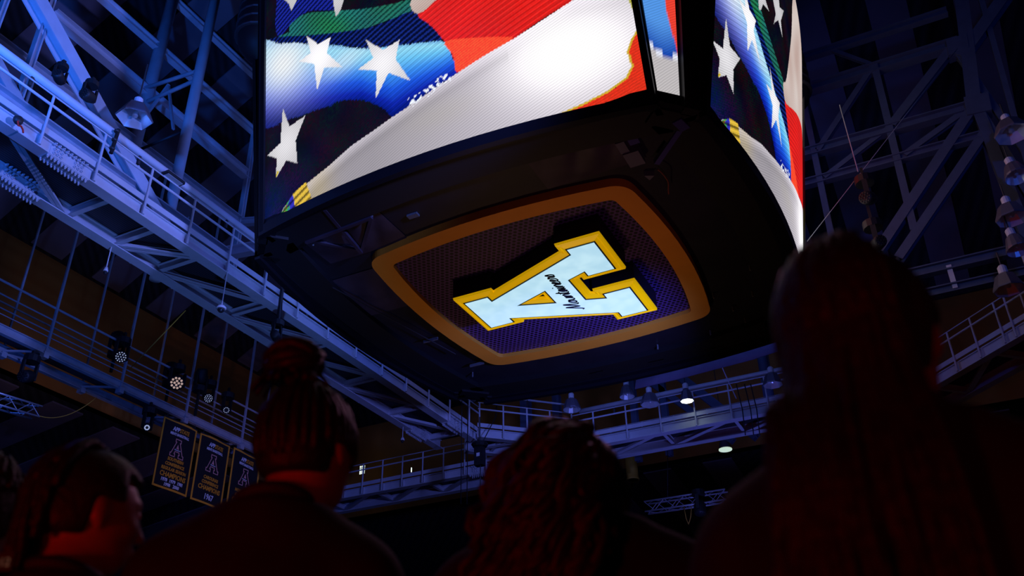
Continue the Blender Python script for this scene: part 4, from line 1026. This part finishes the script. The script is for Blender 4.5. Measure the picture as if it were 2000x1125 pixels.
# chain hoist at the catwalk corner
p = at(937, 893, 'y', 21.6); t = thing('chain_hoist', p, 'black chain hoist hanging at the catwalk corner', 'hoist')
L().box((-.13, -.1, -.25), (.13, .1, .3)).build('motor', 'black', t); L().lathe([(.0, .3), (.2, .3), (.24, .36), (.22, .42), (.0, .44)], 12).build('cap', 'black', t)
L().box((-.05, -.105, .0), (.05, -.1, .1)).build('label_plate', 'white_plastic', t); L().tube([(0, 0, .4), (0, 0, 1.2)], .02, 6).build('chain', 'dark_steel', t)
L().tube([(.02, 0, -.25), (.02, 0, -.9)], .015, 6).build('load_chain', 'dark_steel', t)

# box trusses
def box_truss(label, a, b, s=.28):
    a, b = V(a), V(b); t = thing('box_truss', a, label, 'lighting truss', 'aluminium box trusses')
    d = (b - a); n = d.normalized().cross(V((0, 0, 1))).normalized() * s / 2; u = V((0, 0, s / 2))
    cs = [n + u, n - u, -n - u, -n + u]
    for c in cs: MB().tube([a + c, b + c], .024, 8).build('chord', 'truss_alu', t, True)
    k = max(3, int(d.length / s))
    for i in range(k):
        for f in range(4):
            c0, c1 = cs[f], cs[(f + 1) % 4]
            if i % 2: c0, c1 = c1, c0
            MB().tube([a + d * (i / k) + c0, a + d * ((i + 1) / k) + c1], .011, 6).build('lacing', 'truss_alu', t)
    return t
mat('truss_alu', (0.6, 0.6, 0.66), 0.35, 0.6)
box_truss('lattice box truss between the curly haired person and the long braids', at(1262, 992, 'y', 26.0), at(1420, 968, 'y', 26.0), .30)
box_truss('lattice box truss at the left edge below the hung catwalk', at(-40, 772, 'x', -18.6), at(72, 806, 'x', -18.6), .26)
cable('cable', 'thin line holding the right box truss', 'cable', [at(1304, 880, 'y', 26.0), at(1304, 985, 'y', 26.0)], .01, 'dark_steel')
cable('cable', 'orange cord loop under the right box truss', 'cable', [at(1335, 985, 'y', 26.0), at(1340, 1012, 'y', 26.0), at(1345, 1024, 'y', 26.0), at(1349, 1010, 'y', 26.0), at(1351, 983, 'y', 26.0)], .012, 'rope_yellow')
# gold duct and bright openings at the far wall
p = at(1236, 938, 'y', 30.0); t = thing('duct', p, 'gold round duct hanging under the far catwalk', 'duct')
L().lathe([(.19, 0), (.21, 0), (.21, 1.1), (.0, 1.1), (.0, 1.0), (.19, 1.0)], 20).build('tube', 'gold_paint', t, True); L().lathe([(.21, .0), (.235, .0), (.235, .05), (.21, .05)], 20).build('collar', 'gold_paint', t)
p = at(707, 918, 'y', 29.6); t = thing('lit_window', p, 'small glowing window far behind next to the bun haired person', 'window')
L().box((-.10, -.03, -.17), (.14, .0, .17)).build('pane', 'bulb_lit', t)
for x in (-.1, -.01, .06, .14): L().box((x - .012, -.045, -.19), (x + .012, -.03, .19)).build('mullion', 'black', t)
L().box((-.14, -.045, .06), (.16, -.03, .085)).build('mullion', 'black', t)
p = at(804, 917, 'y', 29.6); t = thing('lit_window', p, 'thin glowing slit far behind the left catwalk', 'window')
L().box((-.012, -.03, -.11), (.012, .0, .07)).build('pane', 'bulb_lit', t); L().box((-.03, -.02, -.14), (-.014, .0, .1)).build('frame', 'black', t)

# ------------------------------------------------------------------ banners
def text_mesh(body, size, align='CENTER', shear=0.0, bold=0.0):
    c = bpy.data.curves.new('txt', 'FONT'); c.body = body; c.size = size; c.align_x = align; c.shear = shear; c.extrude = .003; c.offset = bold; c.resolution_u = 2
    o = bpy.data.objects.new('txt', c); COL.objects.link(o); dg_ = bpy.context.evaluated_depsgraph_get()
    me = bpy.data.meshes.new_from_object(o.evaluated_get(dg_)); bpy.data.objects.remove(o); bpy.data.curves.remove(c); return me
def banner(y0, y1, z0, z1, lines, label):
    wd = y1 - y0; ht = z1 - z0; x = -18.92
    t = thing('championship_banner', (x, y0, z0), label, 'banner', 'championship banners under the hung catwalk')
    # local: y across, z up, faces +x
    def sheet(ya, yb, za, zb_, off, th=.012):
        m = L(); n = 14; vs = []; f = []
        for i in range(n + 1):
            u = ya + (yb - ya) * i / n; bow = .02 * math.sin(u * 4.2 + y0)
            vs += [(bow + off, u, za), (bow + off, u, zb_), (bow + off - th, u, zb_), (bow + off - th, u, za)]
        for i in range(n):
            for k in range(4): f.append((4 * i + k, 4 * i + (k + 1) % 4, 4 * i + 4 + (k + 1) % 4, 4 * i + 4 + k))
        f += [(0, 1, 2, 3), (4 * n, 4 * n + 1, 4 * n + 2, 4 * n + 3)]
        return m.add(vs, f)
    sheet(0, wd, 0, ht, 0).build('cloth', 'banner_cloth', t)
    b = .055; m = sheet(0, wd, 0, b, .004); 
    for a in (sheet(0, wd, ht - b, ht, .004), sheet(0, b, b, ht - b, .004), sheet(wd - b, wd, b, ht - b, .004)): m.add(a.v, a.f)
    m.build('border', 'banner_gold', t)
    L().tube([(0, 0, ht), (0, wd, ht)], .02, 8).build('pole', 'dark_steel', t)
    for yy in (.1, wd - .1): L().tube([(0, yy, ht), (0, yy, ht + .12)], .01, 6).build('tie', 'dark_steel', t)
    Rm = Matrix(((0, 0, 1, 0), (1, 0, 0, 0), (0, 1, 0, 0), (0, 0, 0, 1)))
    def put(body, size, yc, zc, mn, sx=1.0, align='CENTER', shear=.12, bold=.0):
        me = text_mesh(body, size, align, shear, bold)
        for v in me.vertices:
            u = yc + v.co.x * sx; v.co = V((.022 + .02 * math.sin(u * 4.2 + y0) + v.co.z, u, zc + v.co.y))
        me.materials.append(MATS[mn]); o = bpy.data.objects.new('lettering', me); COL.objects.link(o); o.parent = t; return o
    put('APP', .165, wd * .47, ht - .30, 'banner_white', .82, 'RIGHT', bold=.006); put('STATE', .165, wd * .475, ht - .30, 'banner_gold', .74, 'LEFT', bold=.004)
    put("MEN'S BASKETBALL", .105, wd / 2, ht - .42, 'banner_white', .74, bold=.003)
    sA = .172; o_ = [(y_ * sA * 1.05, -x_ * sA) for x_, y_ in offset(A_face, .06)]; i_ = [(y_ * sA * 1.05, -x_ * sA) for x_, y_ in offset(A_face, -.06)]
    m = L(); n = len(o_); zc = ht - .745; vs = [(.022, wd / 2 + a, zc + c) for a, c in o_] + [(.022, wd / 2 + a, zc + c) for a, c in i_]
    vs += [(.028, v[1], v[2]) for v in vs]
    f = []
    for k in range(n):
        l = (k + 1) % n; f += [(k, l, n + l, n + k), (2 * n + k, 2 * n + l, 3 * n + l, 3 * n + k), (k, l, 2 * n + l, 2 * n + k), (n + k, n + l, 3 * n + l, 3 * n + k)]
    m.add(vs, f); m.build('emblem_outline', 'banner_pink', t)
    m = L().prism([(wd / 2 - .05, zc - .03), (wd / 2 + .05, zc - .03), (wd / 2, zc + .10)], lambda a, c, d: (d, a, c), .022, .028); m.build('emblem_outline', 'banner_pink', t)
    put('Mountaineers', .062, wd / 2, zc - .085, 'banner_white', .62, shear=.3)
    for body, size, zz, mn, sx in lines: put(body, size, wd / 2, zz, mn, sx, bold=.005)
    return t
banner(16.92, 18.17, 9.11, 11.06, [('SOUTHERN', .125, .80, 'banner_gold', .86), ('CONFERENCE', .125, .66, 'banner_gold', .84), ('REGULAR SEASON', .125, .52, 'banner_gold', .84), ('CHAMPIONS', .19, .335, 'banner_gold', .84),
       ('1978  1979  1981', .125, .205, 'banner_white', .88), ('1998   2000', .125, .07 + .015, 'banner_white', .88)], 'leftmost championship banner with five years along the bottom')
banner(18.32, 19.56, 9.11, 11.06, [('CAROLINAS', .13, .70, 'banner_gold', .84), ('CONFERENCE', .13, .56, 'banner_gold', .82), ('CHAMPIONS', .19, .38, 'banner_gold', .82), ('1967', .23, .13, 'banner_white', .82)], 'middle championship banner with the single year 1967')
banner(19.69, 20.93, 9.11, 11.06, [('NORTH STATE', .13, .70, 'banner_gold', .84), ('CONFERENCE', .13, .56, 'banner_gold', .82), ('CHAMPIONS', .19, .38, 'banner_gold', .82)], 'rightmost championship banner half hidden behind a shoulder')

# ------------------------------------------------------------------ people, seen from behind
mat('skin_deep', (0.20, 0.085, 0.05), 0.42, noise=0.12, nscale=14, spec=0.5)
mat('skin_brown', (0.30, 0.14, 0.09), 0.42, noise=0.12, nscale=14, spec=0.5)
mat('hair_black', (0.016, 0.010, 0.010), 0.5, spec=0.3, noise=0.3, nscale=60, bump=0.4)
mat('hair_brown', (0.030, 0.016, 0.014), 0.5, spec=0.3, noise=0.3, nscale=60, bump=0.4)
mat('shirt_black', (0.009, 0.007, 0.008), 0.85, noise=0.3, nscale=18, bump=0.3)
mat('collar_navy', (0.012, 0.016, 0.035), 0.7)
mat('trousers_dark', (0.015, 0.015, 0.02), 0.85)
mat('shoe_dark', (0.03, 0.03, 0.035), 0.5)
mat('eye_white', (0.7, 0.7, 0.7), 0.2)
mat('tag_green', (0.02, 0.06, 0.03), 0.6)
mat('tag_white', (0.6, 0.75, 0.6), 0.6, emit=(0.3, 0.45, 0.3), estr=0.05)

def nets(prims, cell, cut=None):
    """smooth union of tapered capsules and ellipsoids, skinned with surface nets.
    prims: ('c', p0, r0, p1, r1, k) or ('e', c, radii, k, R)"""
    lo = np.array([1e9] * 3); hi_ = -lo
    for p in prims:
        if p[0] == 'c':
            for q, r in ((p[1], p[2]), (p[3], p[4])):
                lo = np.minimum(lo, np.array(q) - r); hi_ = np.maximum(hi_, np.array(q) + r)
        else:
            m = max(p[2]); lo = np.minimum(lo, np.array(p[1]) - m); hi_ = np.maximum(hi_, np.array(p[1]) + m)
    lo -= 3 * cell; hi_ += 3 * cell
    n = np.ceil((hi_ - lo) / cell).astype(int) + 1
    G = np.full(n, 1.0, np.float32)
    ax = [lo[i] + cell * np.arange(n[i]) for i in range(3)]
    for p in prims:
        mg = 0.07
        if p[0] == 'c': a = np.minimum(np.array(p[1]) - p[2], np.array(p[3]) - p[4]) - mg; b = np.maximum(np.array(p[1]) + p[2], np.array(p[3]) + p[4]) + mg
        else: m = max(p[2]); a = np.array(p[1]) - m - mg; b = np.array(p[1]) + m + mg
        i0 = np.maximum(0, np.floor((a - lo) / cell).astype(int)); i1 = np.minimum(n, np.ceil((b - lo) / cell).astype(int) + 1)
        sl = tuple(slice(i0[i], i1[i]) for i in range(3))
        X = np.stack(np.meshgrid(*[ax[i][sl[i]] for i in range(3)], indexing='ij'), -1)
        if p[0] == 'c':
            p0, p1 = np.array(p[1], float), np.array(p[3], float); d = p1 - p0; l2 = max(1e-9, d @ d)
            t = np.clip(((X - p0) @ d) / l2, 0, 1)
            D = np.linalg.norm(X - p0 - t[..., None] * d, axis=-1) - (p[2] + (p[4] - p[2]) * t); k = p[5]
        else:
            Q = X - np.array(p[1], float)
            if len(p) > 4 and p[4] is not None: Q = Q @ np.array(p[4])      # into the ellipsoid's own axes
            r = np.array(p[2], float); k0 = np.linalg.norm(Q / r, axis=-1); k1 = np.linalg.norm(Q / (r * r), axis=-1)
            D = k0 * (k0 - 1) / np.maximum(k1, 1e-6); k = p[3]
        g = G[sl]; h = np.clip(0.5 + 0.5 * (g - D) / k, 0, 1)
        G[sl] = (g * (1 - h) + D * h - k * h * (1 - h)).astype(np.float32)
    if cut is not None:
        X = np.stack(np.meshgrid(*ax, indexing='ij'), -1); G = np.maximum(G, cut(X))
    # surface nets
    ins = G < 0
    c = [(i, j, k) for i in (0, 1) for j in (0, 1) for k in (0, 1)]
    def S_(A, o): return A[o[0]:n[0] - 1 + o[0], o[1]:n[1] - 1 + o[1], o[2]:n[2] - 1 + o[2]]
    cnt = sum(S_(ins, o).astype(np.int8) for o in c); act = (cnt > 0) & (cnt < 8)
    pos = np.zeros(act.shape + (3,), np.float32); w_ = np.zeros(act.shape, np.float32)
    for o in c:
        for axis in range(3):
            if o[axis] == 1: continue
            o2 = list(o); o2[axis] = 1
            a, b = S_(G, o), S_(G, o2); x = (a < 0) != (b < 0)
            t = np.where(x, a / np.where(x, a - b, 1), 0)
            for q in range(3):
                pos[..., q] += np.where(x, o[q] + (t if q == axis else 0), 0)
            w_ += x
    idx = np.full(act.shape, -1, int); ii = np.argwhere(act); idx[act] = np.arange(len(ii))
    verts = lo + cell * (ii + pos[act] / w_[act][:, None])
    faces = []
    for axis in range(3):
        u, v = [(1, 2), (2, 0), (0, 1)][axis]
        a = ins.take(range(n[axis] - 1), axis); b = ins.take(range(1, n[axis]), axis)
        e = np.argwhere(a != b)
        e = e[(e[:, u] > 0) & (e[:, v] > 0) & (e[:, u] < n[u] - 1) & (e[:, v] < n[v] - 1)]
        s = a[tuple(e.T)]
        def cell_id(du, dv):
            q = e.copy(); q[:, u] += du; q[:, v] += dv; return idx[tuple(q.T)]
        q4 = np.stack([cell_id(-1, -1), cell_id(0, -1), cell_id(0, 0), cell_id(-1, 0)], -1)
        q4[~s] = q4[~s][:, ::-1]; faces.append(q4)
    F_ = np.concatenate(faces); F_ = F_[(F_ >= 0).all(1)]
    return verts, F_
def nets_obj(name, prims, cell, m, parent, cut=None, its=2):
    v, f = nets(prims, cell, cut)
    me = bpy.data.meshes.new(name)
    me.from_pydata([tuple(map(float, p)) for p in v], [], [tuple(map(int, q)) for q in f]); me.materials.append(MATS[m])
    bm = bmesh.new(); bm.from_mesh(me)
    for _ in range(its): bmesh.ops.smooth_vert(bm, verts=bm.verts, factor=0.4, use_axis_x=True, use_axis_y=True, use_axis_z=True)
    bm.to_mesh(me); bm.free()
    me.polygons.foreach_set('use_smooth', [True] * len(me.polygons))
    o = bpy.data.objects.new(name, me); COL.objects.link(o); o.parent = parent; return o

def person(label, px_, py_, dist, turn, head_turn, head_nod, skin, hair, shoulder=1.0, hair_fn=None, extra=None, shirt='shirt_black', lean=0.0, drop=0.0):
    d = ray(px_, py_).normalized(); hc = V((0, 0, CZ)) + d * dist
    sc = hc.z / (1.665 - drop)
    az = math.atan2(-d.x, d.y)                      # yaw that makes local +Y point away from the camera
    ya_ = az - turn
    t = thing('person', (hc.x - lean * sc * math.cos(ya_), hc.y - lean * sc * math.sin(ya_), 0), label, 'person', None, ya_)
    t.scale = (sc, sc, sc)
    w = shoulder
    Hm = Matrix.Translation((lean, -.01, 1.55 - drop)) @ Matrix.Rotation(-head_turn, 4, 'Z') @ Matrix.Rotation(-head_nod, 4, 'X') @ Matrix.Translation((0, .01, -1.55))
    R3 = np.array(Hm.to_3x3())
    hp = lambda x, y, z: tuple(Hm @ V((x, y, z)))
    body = [('e', (0, 0, .96), (.165, .115, .13), .05), ('e', (0, 0, 1.12), (.145, .105, .16), .06), ('e', (0, .0, 1.29), (.17 * w, .115, .19), .06),
            ('c', (-.14 * w, -.005, 1.375), .062, (.14 * w, -.005, 1.375), .062, .05),
            ('c', (0, -.02, 1.475), .060, (-.15 * w, -.01, 1.385), .050, .05), ('c', (0, -.02, 1.475), .060, (.15 * w, -.01, 1.385), .050, .05),
            ('c', (0, -.02, 1.42), .062, hp(0, -.005, 1.59), .056, .035)]
    head = [('e', hp(0, .005, 1.675), (.076, .096, .098), .03, R3), ('e', hp(0, .035, 1.625), (.062, .062, .085), .03, R3), ('e', hp(0, .062, 1.585), (.040, .035, .035), .025, R3),
            ('c', hp(0, .098, 1.672), .009, hp(0, .116, 1.632), .014, .012), ('e', hp(0, .104, 1.604), (.026, .010, .007), .008, R3), ('e', hp(0, .103, 1.593), (.023, .010, .007), .008, R3),
            ('e', hp(0, .088, 1.690), (.05, .014, .010), .012, R3), ('e', hp(-.035, .075, 1.635), (.022, .02, .02), .02, R3), ('e', hp(.035, .075, 1.635), (.022, .02, .02), .02, R3)]
    for s in (-1, 1):
        head += [('e', hp(s * .079, .0, 1.650), (.010, .020, .032), .006, R3), ('c', hp(s * .083, -.014, 1.672), .006, hp(s * .084, -.014, 1.640), .005, .004), ('c', hp(s * .078, .004, 1.622), .008, hp(s * .080, .0, 1.632), .008, .004)]
    arms = []; hands = []
    for s in (-1, 1):
        sh = (s * .172 * w, -.005, 1.355); el = (s * .225 * w, -.03, 1.11); wr = (s * .215 * w, .05, .87)
        arms += [('c', sh, .060, el, .043, .03)]
        hands += [('c', el, .043, wr, .028, .02), ('e', (s * .212 * w, .065, .80), (.018, .040, .052), .02)]
        for i, (dy, ln, r) in enumerate(((.030, .070, .0085), (.010, .080, .009), (-.010, .074, .0085), (-.028, .058, .0075))):
            k0 = (s * .212 * w, .068 + dy, .762); k1 = (s * .205 * w, .072 + dy * 1.1, .762 - ln * .5); k2 = (s * .190 * w, .076 + dy * 1.1, .762 - ln)
            hands += [('c', k0, r, k1, r, .006), ('c', k1, r, k2, r * .8, .004)]
        hands += [('c', (s * .205 * w, .098, .82), .011, (s * .192 * w, .122, .785), .010, .008), ('c', (s * .192 * w, .122, .785), .010, (s * .185 * w, .128, .755), .008, .004)]
    legs = []; feet = []
    for s in (-1, 1):
        legs += [('c', (s * .085, 0, .90), .088, (s * .10, .01, .49), .056, .04), ('c', (s * .10, .01, .49), .056, (s * .105, -.02, .10), .040, .02)]
        feet += [('c', (s * .105, -.035, .055), .042, (s * .118, .13, .038), .036, .02), ('c', (s * .118, .13, .038), .036, (s * .120, .17, .032), .030, .02)]
    o = nets_obj('body', body + head + arms + hands + legs + feet, .0085, skin, t)
    inf = lambda L_, a: [('c', p[1], p[2] + a, p[3], p[4] + a, p[5]) if p[0] == 'c' else ('e', p[1], tuple(r + a for r in p[2]), p[3]) + tuple(p[4:]) for p in L_]
    sleeves = [('c', p[1], p[2] + .022, tuple(np.array(p[1]) + (np.array(p[3]) - np.array(p[1])) * .72), p[4] + .026, p[5]) for p in arms]
    def neck_cut(X):
        dz = X[..., 2] - (1.492 - .25 * np.clip(X[..., 1], -.05, .1)); r = np.hypot(X[..., 0], X[..., 1] + .015)
        return np.maximum(np.maximum(.086 - r, -(X[..., 2] - 1.45)), np.maximum(dz, .90 - X[..., 2]))
    def shirt_cut(X):
        r = np.hypot(X[..., 0], X[..., 1] + .02); top = X[..., 2] - 1.506
        hole = np.minimum(.066 - r, X[..., 2] - 1.46)
        return np.maximum(np.maximum(top, hole), .88 - X[..., 2])
    so_ = nets_obj('shirt', inf(body[:6], .020) + sleeves, .011, shirt, t, shirt_cut)
    m = L(); ringp = []
    for i in range(33):
        a = 2 * math.pi * i / 32; ringp.append((.071 * math.cos(a), -.02 + .071 * math.sin(a), 1.500 - .02 * math.sin(a)))
    m.tube(ringp, .014, 8).build('collar', 'collar_navy', t, True)
    nets_obj('trousers', inf([body[0]], .014) + inf(legs, .016), .014, 'trousers_dark', t, lambda X: np.maximum(X[..., 2] - 1.0, .075 - X[..., 2]))
    for s in (-1, 1):
        nets_obj('shoe', inf([feet[0], feet[1]] if s < 0 else [feet[2], feet[3]], .010), .010, 'shoe_dark', t, lambda X: -X[..., 2] + .001)
        e = L().lathe([(.0, -.012), (.008, -.009), (.012, 0), (.008, .009), (.0, .012)], 10, Hm @ Matrix.Translation((s * .031, .088, 1.668))); e.build('eye', 'eye_white', t, True)
    if hair_fn: hair_fn(t, Hm, hair)
    if extra: extra(t, Hm)
    return t
def scalp(th, ph, k=1.0, up=0.0):
    """point on the skull: th from the crown down, ph around (0 = back of the head)"""
    return V((math.sin(th) * math.sin(ph) * .082 * k, .003 - math.sin(th) * math.cos(ph) * .104 * k, 1.675 + math.cos(th) * .108 * k + up))
def cap(t, Hm, m, thick=.012, low=1.60, front=.045):
    R3 = np.array(Hm.to_3x3()); c = tuple(Hm @ V((0, .003, 1.678))); Hi = np.array(Hm.inverted())
    def cut(X):
        q = X @ Hi[:3, :3].T + Hi[:3, 3]
        face = np.minimum(q[..., 1] - front, 1.735 - q[..., 2]); sides = np.minimum(np.minimum(q[..., 1] + .015, 1.675 - q[..., 2]), np.abs(q[..., 0]) - .045)
        return np.maximum(np.maximum(low - q[..., 2] - np.clip(q[..., 1], -.1, 0) * -.0, face), sides)
    return nets_obj('hair', [('e', c, (.078 + thick, .098 + thick, .100 + thick), .02, R3), ('e', tuple(Hm @ V((0, -.045, 1.63))), (.06 + thick * .6, .05 + thick * .6, .06), .03, R3)], .008, m, t, cut)
def strands(t, m, paths, r, name='hair_strands', n=6):
    mb = L()
    for p, rr in paths: mb.tube(p, rr, n)
    o = mb.build(name, m, t, True, fix=False); o['kind'] = 'stuff'; return o

def bun_hair(t, Hm, m):
    cap(t, Hm, m, .010, 1.60)
    R = random.Random(3); ps = []
    c = V((-.012, -.035, 1.832))
    for k in range(26):                     # coiled locks of the bun
        a0 = R.uniform(0, 6.28); tilt = R.uniform(-.9, .9); rr = R.uniform(.030, .052); ax = R.uniform(0, 6.28)
        pts = []
        for i in range(12):
            a = a0 + i * .42; q = V((rr * math.cos(a), rr * math.sin(a), 0))
            q = Matrix.Rotation(ax, 3, 'Z') @ Matrix.Rotation(tilt, 3, 'X') @ q
            pts.append(Hm @ (c + V((q.x * 1.06, q.y * 1.06, q.z * .9))))
        ps.append((pts, .011))
    for k in range(34):                     # locks pulled up from the hairline to the bun
        ph = k / 34 * 6.283 + R.uniform(-.08, .08)
        if math.cos(ph) < -.75: th1 = .95
        else: th1 = 1.75 if abs(math.cos(ph)) < .5 else 2.0
        pts = [Hm @ scalp(th1 + (.25 - th1) * i / 9, ph, 1.06 + .02 * math.sin(i * 2 + k)) for i in range(10)] + [Hm @ (c + V((R.uniform(-.02, .02), R.uniform(-.02, .02), -.02)))]
        ps.append((pts, .0085))
    for k in range(18):                     # loose frizz round the base of the bun
        a = R.uniform(0, 6.28); p0 = c + V((.045 * math.cos(a), .045 * math.sin(a), -.03)); 
        ps.append(([Hm @ (p0 + V((.008 * i * math.cos(a), .008 * i * math.sin(a), -.006 * i * i * .3))) for i in range(5)], .005))
    strands(t, m, ps, 0)
def long_braids(t, Hm, m):
    cap(t, Hm, m, .016, 1.60, .06)
    R = random.Random(5); ps = []
    for k in range(150):
        ph = R.uniform(-2.0, .78); th0 = R.uniform(.05, .9)
        pts = [Hm @ scalp(th0 + (1.75 - th0) * i / 7, ph, 1.17 + R.uniform(0, .08)) for i in range(8)]
        e = pts[-1]; ln = R.uniform(.55, .80); drift = R.uniform(-.03, .05)
        for i in range(1, 13):
            f = i / 12; z = e.z - ln * f
            # hang clear of shoulders and back
            yb = min(e.y, -.02) - .03 * f; x = e.x * (1 + .35 * f) + drift * f + .006 * math.sin(9 * f + k)
            if z < 1.52 and abs(x) < .21:
                back = -.150 - R.uniform(0, .018) if abs(x) < .13 else -.118
                yb = min(yb, back + .03 * max(0, (z - 1.44) / .08))
            pts.append(V((x, yb, z)))
        ps.append((pts, lambda u, r=R.uniform(.006, .009): r * (1 - .35 * u)))
    strands(t, m, ps, 0)
def curly_pony(t, Hm, m):
    cap(t, Hm, m, .014, 1.60)
    R = random.Random(9); ps = []
    c = V((-.01, -.06, 1.765))
    for k in range(30):
        ph = k / 30 * 6.283
        th1 = .95 if math.cos(ph) < -.75 else 1.7
        ps.append(([Hm @ scalp(th1 + (.3 - th1) * i / 7, ph, 1.09 + .03 * math.sin(2 * i + k)) for i in range(8)] + [Hm @ c], .010))
    for k in range(170):                     # curls falling from the gathered hair down the back
        a = R.uniform(0, 6.28); p0 = c + V((R.uniform(-.035, .035), R.uniform(-.03, .03), R.uniform(-.02, .025)))
        out = R.uniform(.04, .12); dirx = math.sin(a) * .75 - .36; ln = R.uniform(.22, .46)
        amp = R.uniform(.006, .020); fr = R.uniform(4, 10); pha = R.uniform(0, 6)
        pts = []
        for i in range(18):
            f = i / 17; rise = .03 * math.sin(min(1, f * 4) * math.pi / 2)
            q = Hm @ p0
            x = q.x + dirx * out * min(1, f * 2.2) - .05 * f; yv = q.y - (.04 + .10 * abs(math.cos(a))) * min(1, f * 2.5) - .03 * f; z = q.z + rise - ln * f
            if z < 1.5: yv = min(yv, -.15)
            pts.append(V((x + amp * math.sin(fr * f * 3 + pha), yv + amp * math.cos(fr * f * 3 + pha), z)))
        ps.append((pts, lambda u, r=R.uniform(.007, .011): r * (1 - .4 * u)))
    strands(t, m, ps, 0)
def short_locs(t, Hm, m):
    cap(t, Hm, m, .014, 1.60)
    R = random.Random(13); ps = []
    for k in range(120):
        ph = R.uniform(-2.3, .75); th0 = R.uniform(.05, 1.5); ln = R.uniform(.09, .19)
        p = scalp(th0, ph, 1.08); o = (p - V((0, .003, 1.64))).normalized(); pts = []
        for i in range(9):
            f = i / 8; q = p + o * (.03 * math.sin(f * 1.6) + .015 * f) + V((.006 * math.sin(6 * f + k), -.02 * f, 0))
            th = th0 + f * ln / .10
            s_ = scalp(min(th, 1.8), ph, 1.18 + .05 * math.sin(k)); q = q.lerp(s_, min(1, f * 1.3)); q.z -= max(0, th - 1.8) * .09
            pts.append(Hm @ q)
        ps.append((pts, .0085))
    strands(t, m, ps, 0)
def crop_hair(t, Hm, m):
    cap(t, Hm, m, .016, 1.60)
    R = random.Random(17); ps = []
    for k in range(70):
        ph = R.uniform(-2.4, 2.4); th0 = R.uniform(.05, 1.5)
        ps.append(([Hm @ scalp(th0 + .08 * i, ph + .03 * math.sin(i + k), 1.12 + .03 * math.sin(i * 1.1)) for i in range(7)], .009))
    strands(t, m, ps, 0)
def number_tag(t, Hm):
    m = L().box((-.075, -.115, 1.500), (-.045, -.109, 1.535)); o = m.build('neck_tag', 'tag_green', t)
    me = text_mesh('12', .022)
    for v in me.vertices: v.co = V((-.060 + v.co.x, -.116, 1.509 + v.co.y))
    me.materials.append(MATS['tag_white']); q = bpy.data.objects.new('lettering', me); COL.objects.link(q); q.parent = o
person('dark haired person with a high bun and dark shirt, head turned slightly right', 597, 878, 1.95, .05, .55, -.10, 'skin_brown', 'hair_black', 1.0, bun_hair, lean=.045, drop=.035)
person('largest person at the right with very long braids down a dark shirt', 1694, 676, 1.17, .05, .22, -.12, 'skin_deep', 'hair_black', 1.05, long_braids, drop=.04)
person('person with curly gathered hair and dark shirt, between the bun and the long braids', 1128, 958, 1.80, -.05, .12, .32, 'skin_brown', 'hair_brown', 1.2, curly_pony, drop=.095)
person('person with short locs and face turned right, small number tag at the nape', 158, 998, 1.97, .5, .75, .05, 'skin_brown', 'hair_black', .95, short_locs, number_tag, drop=.02)
person('person cut off by the left edge of the picture', -52, 1000, 2.3, .1, .2, .0, 'skin_brown', 'hair_brown', .9, crop_hair)
